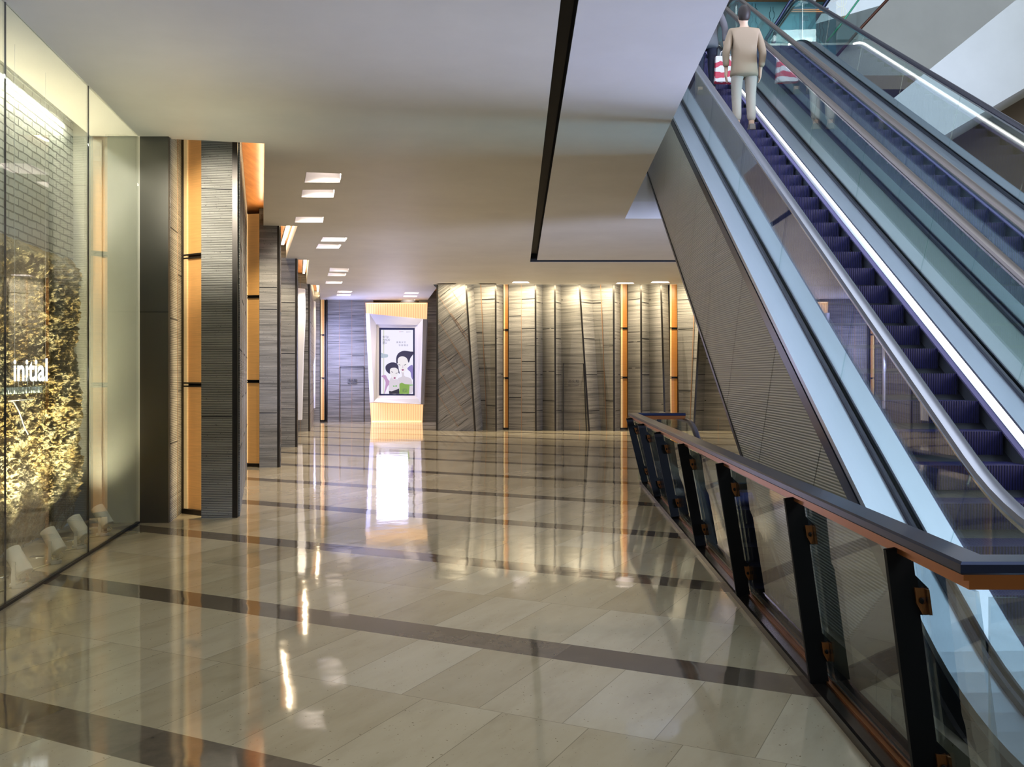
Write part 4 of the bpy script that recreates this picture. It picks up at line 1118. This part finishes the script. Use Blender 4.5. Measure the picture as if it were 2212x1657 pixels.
YT = 23.0
t = thing('graphic_wall', (6.4, YT, 8.2), 'teal wall printed with circuit-like line drawings beyond the escalator tops', 'graphic wall')
x0, x1 = XP(1470, YT), XP(1806, YT); z1 = CAMZ+(810-4)/F*YT
mb = MB(); mb.box(x0, x1, YT, YT+.1, 8.2, z1); mb.build('teal_panel', MAT['teal'], t)
mb = MB(); mb.box(x0, x1, YT-.8, YT+.1, z1, z1+.25); mb.build('wood_header', MAT['wood'], t)
mb = MB()
def lines(px, y0, y1, wd=5):
    y = y0; pts = []
    while y < y1:
        pts += [(px, y), (px, y+8), (px-wd/2, y+12), (px-wd/2, y+22), (px, y+26)]
        y += 30
    pts2 = [(2*px+wd-x, y) for x, y in pts]
    for pl in (pts, pts2):
        mb.tube([tuple(U(x, y, YT-.012)) for x, y in pl], .006, 4)
for i, px in enumerate((1588, 1602, 1613, 1625, 1665, 1720, 1735, 1752, 1765, 1780)):
    lines(px, 8+7*(i % 3), 104, 5+2*(i % 2))
mb.build('line_drawing', MAT['line'], t)
text('printed_text', 'we', .10, MAT['line'], U(1672, 90, YT-.01), (math.pi/2, 0, 0), .002, parent=t); text('printed_text', 'look', .12, MAT['line'], U(1676, 101, YT-.01), (math.pi/2, 0, 0), .002, parent=t)
mb = MB(); mb.box(XP(1450, 25.5), 9.0, 25.6, 25.8, 8, 16)
struct(mb.build('wall_atrium_upper', MAT['white']))
# copper guard rail on the upper landing
t = thing('upper_guard_rail', (6, 20.9, 8.2), 'short copper-lined guard rail on the upper landing before the teal wall', 'railing')
YU = 20.9
for py, nm, m in ((17.6, 'handrail', 'rail'), (20.4, 'copper_channel', 'copper'), (24.5, 'copper_channel', 'copper')):
    a = U(1708, py, YU); b = U(1790, py, YU)
    mb = MB(); mb.box(a.x, b.x, YU, YU+.09, a.z-.013, a.z+.013 if nm == 'handrail' else a.z+.010); mb.build(nm, MAT[m], t)
mb = MB(); a = U(1712, 27, YU); b = U(1790, 27, YU); mb.box(a.x, b.x, YU+.04, YU+.052, 8.2, a.z); mb.build('glass_pane', MAT['glass'], t)
a = U(1731, 30, YU)
mb = MB(); mb.box(a.x-.03, a.x+.03, YU+.03, YU+.07, 8.2, a.z+.04); mb.box(a.x-.02, a.x+.16, YU+.02, YU+.05, a.z-.14, a.z-.03); mb.build('post', MAT['dark'], t)
# upper balustrade seen at the top edge
t = thing('upper_handrail', (5.9, 19.9, 8.2), 'dark curved handrail end rising before the teal wall', 'handrail')
mb = MB()
pl = [U(1653, 100, 20.4), U(1655, 84, 20.4), U(1663, 72, 20.4), U(1673, 56, 20.4), U(1685, 38, 20.4), U(1697, 18, 20.4), U(1706, 4, 20.4), U(1716, -6, 20.4), U(1730, -12, 20.4), U(1760, -14, 20.4)]
mb.tube(pl, .038, 8); mb.build('rubber_rail', MAT['rail'], t, True)
mb = MB(); q = [pl[1], pl[3], pl[5], pl[7], pl[9], U(1760, 100, 20.4)]; q = [p+Vector((.03, 0, -.03)) for p in q]
mb.slab(q, [p+Vector((0, .012, 0)) for p in q]); mb.build('glass_panel', MAT['glass'], t)
# the sloping glass balustrade of another flight, top right of the escalators
t = thing('sloping_balustrade', (8, 22, 8), 'sloping glass balustrade with brown edges crossing above the farther escalator', 'balustrade')
YS = 22.0
lo = [U(1806, 122, YS), U(1862, 58, YS), U(1920, -4, YS), U(1990, -78, YS)]
hi = [U(1748, 62, YS), U(1782, 10, YS), U(1800, -16, YS), U(1850, -88, YS)]
q = lo+hi[::-1]
mb = MB(); mb.slab(q, [p+Vector((0, .02, 0)) for p in q]); mb.build('glass_panel', MAT['glassd'], t)
mb = MB(); mb.tube(lo, .035, 8); mb.build('brown_edge', M('brown_edge_metal', hx('5a3628'), .4, .4), t, True)
mb = MB(); mb.tube(hi, .05, 8); mb.build('top_rail', MAT['rail'], t, True)
md = [U(1786, 90, YS-.06), U(1820, 48, YS-.06), U(1852, 4, YS-.06), U(1900, -60, YS-.06)]
mb = MB(); mb.tube(md, .022, 6); mb.build('glass_edge', M('green_glass_edge', hx('3fae86'), .2), t, True)
# printed discs on a wall behind it
mb = MB()
for py in (2, 27):
    c_ = U(1816, py, 24.5)
    ringp = [tuple(c_+Vector((math.cos(k*math.pi/12)*.15, 0, math.sin(k*math.pi/12)*.15))) for k in range(25)]
    mb.tube(ringp, .010, 5)
    mb.tube([tuple(c_+Vector((.02, 0, .12))), tuple(c_+Vector((.02, 0, -.12)))], .008, 5); mb.tube([tuple(c_+Vector((-.10, 0, -.03))), tuple(c_+Vector((-.02, 0, -.10)))], .008, 5); mb.tube([tuple(c_+Vector((.07, 0, .12))), tuple(c_+Vector((.07, 0, -.12)))], .008, 5)
t = thing('wall_sign', tuple(U(1816, 60, 24.55)), 'grey wall panel with two yellow outlined round symbols at the top', 'sign')
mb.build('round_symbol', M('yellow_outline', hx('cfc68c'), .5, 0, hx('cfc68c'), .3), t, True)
q = [U(1783, 85, 24.6), U(1850, 85, 24.6), U(1850, -40, 24.6), U(1783, -40, 24.6)]
mb = MB(); mb.slab(q, [p+Vector((0, .05, 0)) for p in q]); mb.build('panel', MAT['grey'], t)

# ------------------------------------------------------------------ people on the nearer escalator
def skin_obj(name, verts, edges, rad, mat, parent, sub=2, root=0):
    me = bpy.data.meshes.new(name); me.from_pydata([tuple(v) for v in verts], edges, []); me.materials.append(mat)
    o = bpy.data.objects.new(name, me); C.objects.link(o); o.parent = parent
    m = o.modifiers.new('skin', 'SKIN'); m.use_smooth_shade = True
    for i, r in enumerate(rad):
        sv = me.skin_vertices[0].data[i]; sv.radius = r if isinstance(r, tuple) else (r, r); sv.use_root = (i == root)
    s_ = o.modifiers.new('sub', 'SUBSURF'); s_.levels = sub; s_.render_levels = sub
    return o
def person(label, loc, rz, skin, hair, coat, trousers, shoes, hand_l=(-.24, .05, .80), hand_r=(.24, .05, .80), step=.0, skirt=False):
    t = thing('person', loc, label, 'person'); t.rotation_euler = (0, 0, rz)
    sk = M('skin', skin, .5); V = []; E = []; R = []
    def add(p, r, frm=None):
        V.append(Vector(p)); R.append(r)
        if frm is not None: E.append((frm, len(V)-1))
        return len(V)-1
    pel = add((0, 0, .95), (.15, .10)); w1 = add((0, 0, 1.10), (.13, .09), pel); ch = add((0, .01, 1.30), (.155, .10), w1); nb = add((0, 0, 1.43), (.08, .07), ch)
    nk = add((0, .01, 1.49), .052, nb); jaw = add((0, .03, 1.555), (.062, .075), nk); hd = add((0, .02, 1.62), (.076, .092), jaw); tp = add((0, .01, 1.70), (.055, .07), hd)
    add((0, .115, 1.60), .012, hd)                                     # nose
    for s_ in (-1, 1): add((s_*.078, .0, 1.60), .014, hd)              # ears
    joints = {}
    for s_, hp in ((-1, hand_l), (1, hand_r)):
        hp = Vector(hp); sh = Vector((s_*.18, 0, 1.38)); el = (sh+hp)/2+Vector((s_*.05, -.05, 0))
        a = add(sh, .055, ch); b = add(el, .042, a); c = add(hp+Vector((0, 0, .08)), .028, b); d = add(hp, (.034, .020), c)
        dn = (hp-el).normalized()
        for k, ln in enumerate((.062, .072, .068, .054)):
            o0 = hp+dn*.04+Vector((0, (k-1.5)*.020, 0)); f1 = add(o0, .0095, d); f2 = add(o0+dn*ln*.55+Vector((-s_*.006, 0, 0)), .0085, f1); add(o0+dn*ln+Vector((-s_*.018, 0, .004)), .0075, f2)
        th = add(hp+Vector((-s_*.006, .036, .01)), .010, d); add(hp+Vector((-s_*.012, .052, -.03)), .0085, th)
        joints[s_] = (sh, el, hp)
    legs = {}
    for s_, dz in ((-1, 0), (1, step)):
        hp = Vector((s_*.09, 0, .90)); kn = Vector((s_*.10, .03+(.12 if dz else 0), .50+dz)); an = Vector((s_*.10, -.02+(.22 if dz else 0), .09+dz)); to = an+Vector((0, .15, -.05))
        a = add(hp, .085, pel); b = add(kn, .056, a); c = add(an, .040, b); add(to, (.038, .026), c); legs[s_] = (hp, kn, an, to)
    skin_obj('body', V, E, R, sk, t)
    # coat
    V2 = [(0, 0, .74), (0, 0, .79), (0, 0, 1.06), (0, .01, 1.30), (0, 0, 1.42)]; E2 = [(0, 1), (1, 2), (2, 3), (3, 4)]; R2 = [(.225, .165), (.215, .165), (.175, .13), (.18, .125), (.09, .08)]
    for s_ in (-1, 1):
        sh, el, hp = joints[s_]; n = len(V2); V2 += [tuple(sh), tuple(el), tuple(hp+(el-hp).normalized()*.10)]; E2 += [(3, n), (n, n+1), (n+1, n+2)]; R2 += [.072, .056, .044]
    skin_obj('coat', V2, E2, R2, M('coat_cloth', coat, .8), t)
    # trousers
    V3 = [(0, 0, 1.10), (0, 0, .90)]; E3 = [(0, 1)]; R3 = [(.155, .11), (.165, .12)]
    for s_ in (-1, 1):
        hp, kn, an, to = legs[s_]; n = len(V3); V3 += [tuple(hp+Vector((s_*.01, 0, -.06))), tuple(kn), tuple(an+Vector((0, 0, .03)))]; E3 += [(1, n), (n, n+1), (n+1, n+2)]; R3 += [.10, .075, .062]
    skin_obj('trousers', V3, E3, R3, M('trouser_cloth', trousers, .8), t)
    for s_ in (-1, 1):
        hp, kn, an, to = legs[s_]; z0 = an.z-.09
        mb = MB(); y0 = an.y
        mb.slab([(an.x-.045, y0-.07, z0), (an.x+.045, y0-.07, z0), (an.x+.05, y0+.12, z0), (an.x+.02, y0+.20, z0), (an.x-.02, y0+.20, z0), (an.x-.05, y0+.12, z0)],
                [(an.x-.038, y0-.06, z0+.09), (an.x+.038, y0-.06, z0+.09), (an.x+.036, y0+.08, z0+.07), (an.x+.015, y0+.18, z0+.045), (an.x-.015, y0+.18, z0+.045), (an.x-.036, y0+.08, z0+.07)])
        mb.build('shoe', M('shoe_leather', shoes, .5), t, False, False, bevel=.012)
    mb = MB()
    for j in range(9):
        pass
    hm = M('hair', hair, .6)
    prof = [(.0, .118), (.05, .108), (.082, .075), (.096, .03), (.098, -.02), (.085, -.075), (.06, -.10)]
    mb.lathe(prof[::-1], 18, Matrix.Translation((0, -.008, 1.645)) @ Matrix.Rotation(math.radians(14), 4, 'X') @ Matrix.Diagonal((.88, 1.05, 1, 1)))
    mb.build('hair', hm, t, True, False)
    for s_ in (-1, 1):
        mb = MB(); mb.lathe([(0, -.010), (.008, -.007), (.011, 0), (.008, .007), (0, .010)], 10, Matrix.Translation((s_*.032, .098, 1.625))); mb.build('eye', M('eye', (.02, .02, .02), .2), t, True, False)
    mb = MB(); mb.slab([(-.025, .100, 1.566), (.025, .100, 1.566), (.018, .106, 1.574), (-.018, .106, 1.574)], [(-.022, .09, 1.566), (.022, .09, 1.566), (.016, .09, 1.574), (-.016, .09, 1.574)]); mb.build('mouth', M('lips', hx('9a5a52'), .5), t, False, False)
    return t
def step_z(y):
    k = math.floor((y-4.35)/.3464); return -2.40+K*(4.35+k*.3464)
yb = 13.02; yb = 4.35+.3464*math.floor((yb-4.35)/.3464)+.08
person('person in a beige coat and pale trousers standing on the nearer escalator', (EX(2.93, yb), yb, step_z(yb)), 0, hx('d8b49a'), hx('2a211c'), hx('a08c74'), hx('b5a89a'), hx('77706c'))
ya = 4.35+.3464*math.floor((14.9-4.35)/.3464)+.08
pa = person('person in dark clothes with a red and white bag, higher up the escalator', (EX(2.72, ya), ya, step_z(ya)), 0, hx('d8b49a'), hx('1d1816'), hx('6d6a70'), hx('23253a'), hx('2a2a2e'), hand_l=(-.26, .0, .74), hand_r=(.27, -.10, .72))
def bag():
    x, y, z = EX(2.72, ya)+.27, ya-.10, step_z(ya)+.60
    t = thing('shopping_bag', (x, y, z-.42), 'red and white patterned bag held by the upper person on the escalator', 'bag')
    m = M('red_white_pattern', (.8, .1, .15), .6); n = NT(m); p, X, Y, Z = n.pos()
    s1 = n.math('SINE', n.math('ADD', n.math('MULTIPLY', Z, 38), n.math('MULTIPLY', n.noise(p, 9, 2, .5), 6))); s2 = n.math('SINE', n.math('MULTIPLY', X, 30))
    n.l(n.ramp(n.math('ADD', n.math('MULTIPLY', s1, .5), .5), [(.42, hx('e6dcdc')), (.5, hx('c93d55'))]), n.b.inputs['Base Color'])
    mb = MB(); mb.hexa([(x-.17, y-.07, z-.42), (x+.17, y-.07, z-.42), (x+.17, y+.07, z-.42), (x-.17, y+.07, z-.42)], [(x-.15, y-.035, z), (x+.15, y-.035, z), (x+.15, y+.035, z), (x-.15, y+.035, z)]); mb.build('bag_body', m, t, bevel=.012)
    mb = MB()
    for s_ in (-.035, .035):
        mb.tube([(x-.08, y+s_, z-.005), (x-.06, y+s_*.6, z+.07), (x, y+s_*.2, z+.105), (x+.06, y+s_*.6, z+.07), (x+.08, y+s_, z-.005)], .006, 6)
    mb.build('bag_handle', M('bag_cord', hx('d8d0cc'), .7), t, True)
bag()

# ------------------------------------------------------------------ local lamps that light the fins
light('fin_spot', 'SPOT', (-3.15, 8.9, 4.20), 520, (1, .94, .82), (-3.47, 11.1, 3.55), angle=42, blend=.8, radius=.05)
light('column_spot', 'SPOT', (-3.9, 9.3, 4.20), 80, (1, .94, .82), (-4.1, 10.75, 3.6), angle=48, blend=.9, radius=.05)
light('return_wash', 'AREA', (-3.66, 11.22, 2.2), 20, (1, .80, .50), (-4.1, 11.1, 2.2), .04, 4.2, xdir=(0, 1, 0))
for x, y in ((-4.6, 16.2), (-5.5, 21.2), (-6.3, 27.3)):
    light('fin_spot', 'SPOT', (x+.2, y-.3, 4.36), 160, (1, .88, .62), (x+.05, y+.9, 2.6), angle=70, blend=.9, radius=.06)
light('corner_warm', 'SPOT', (-6.6, 32.6, 4.36), 60, (1, .82, .45), (-7.1, 33.7, 2.2), angle=80, blend=.9, radius=.06)
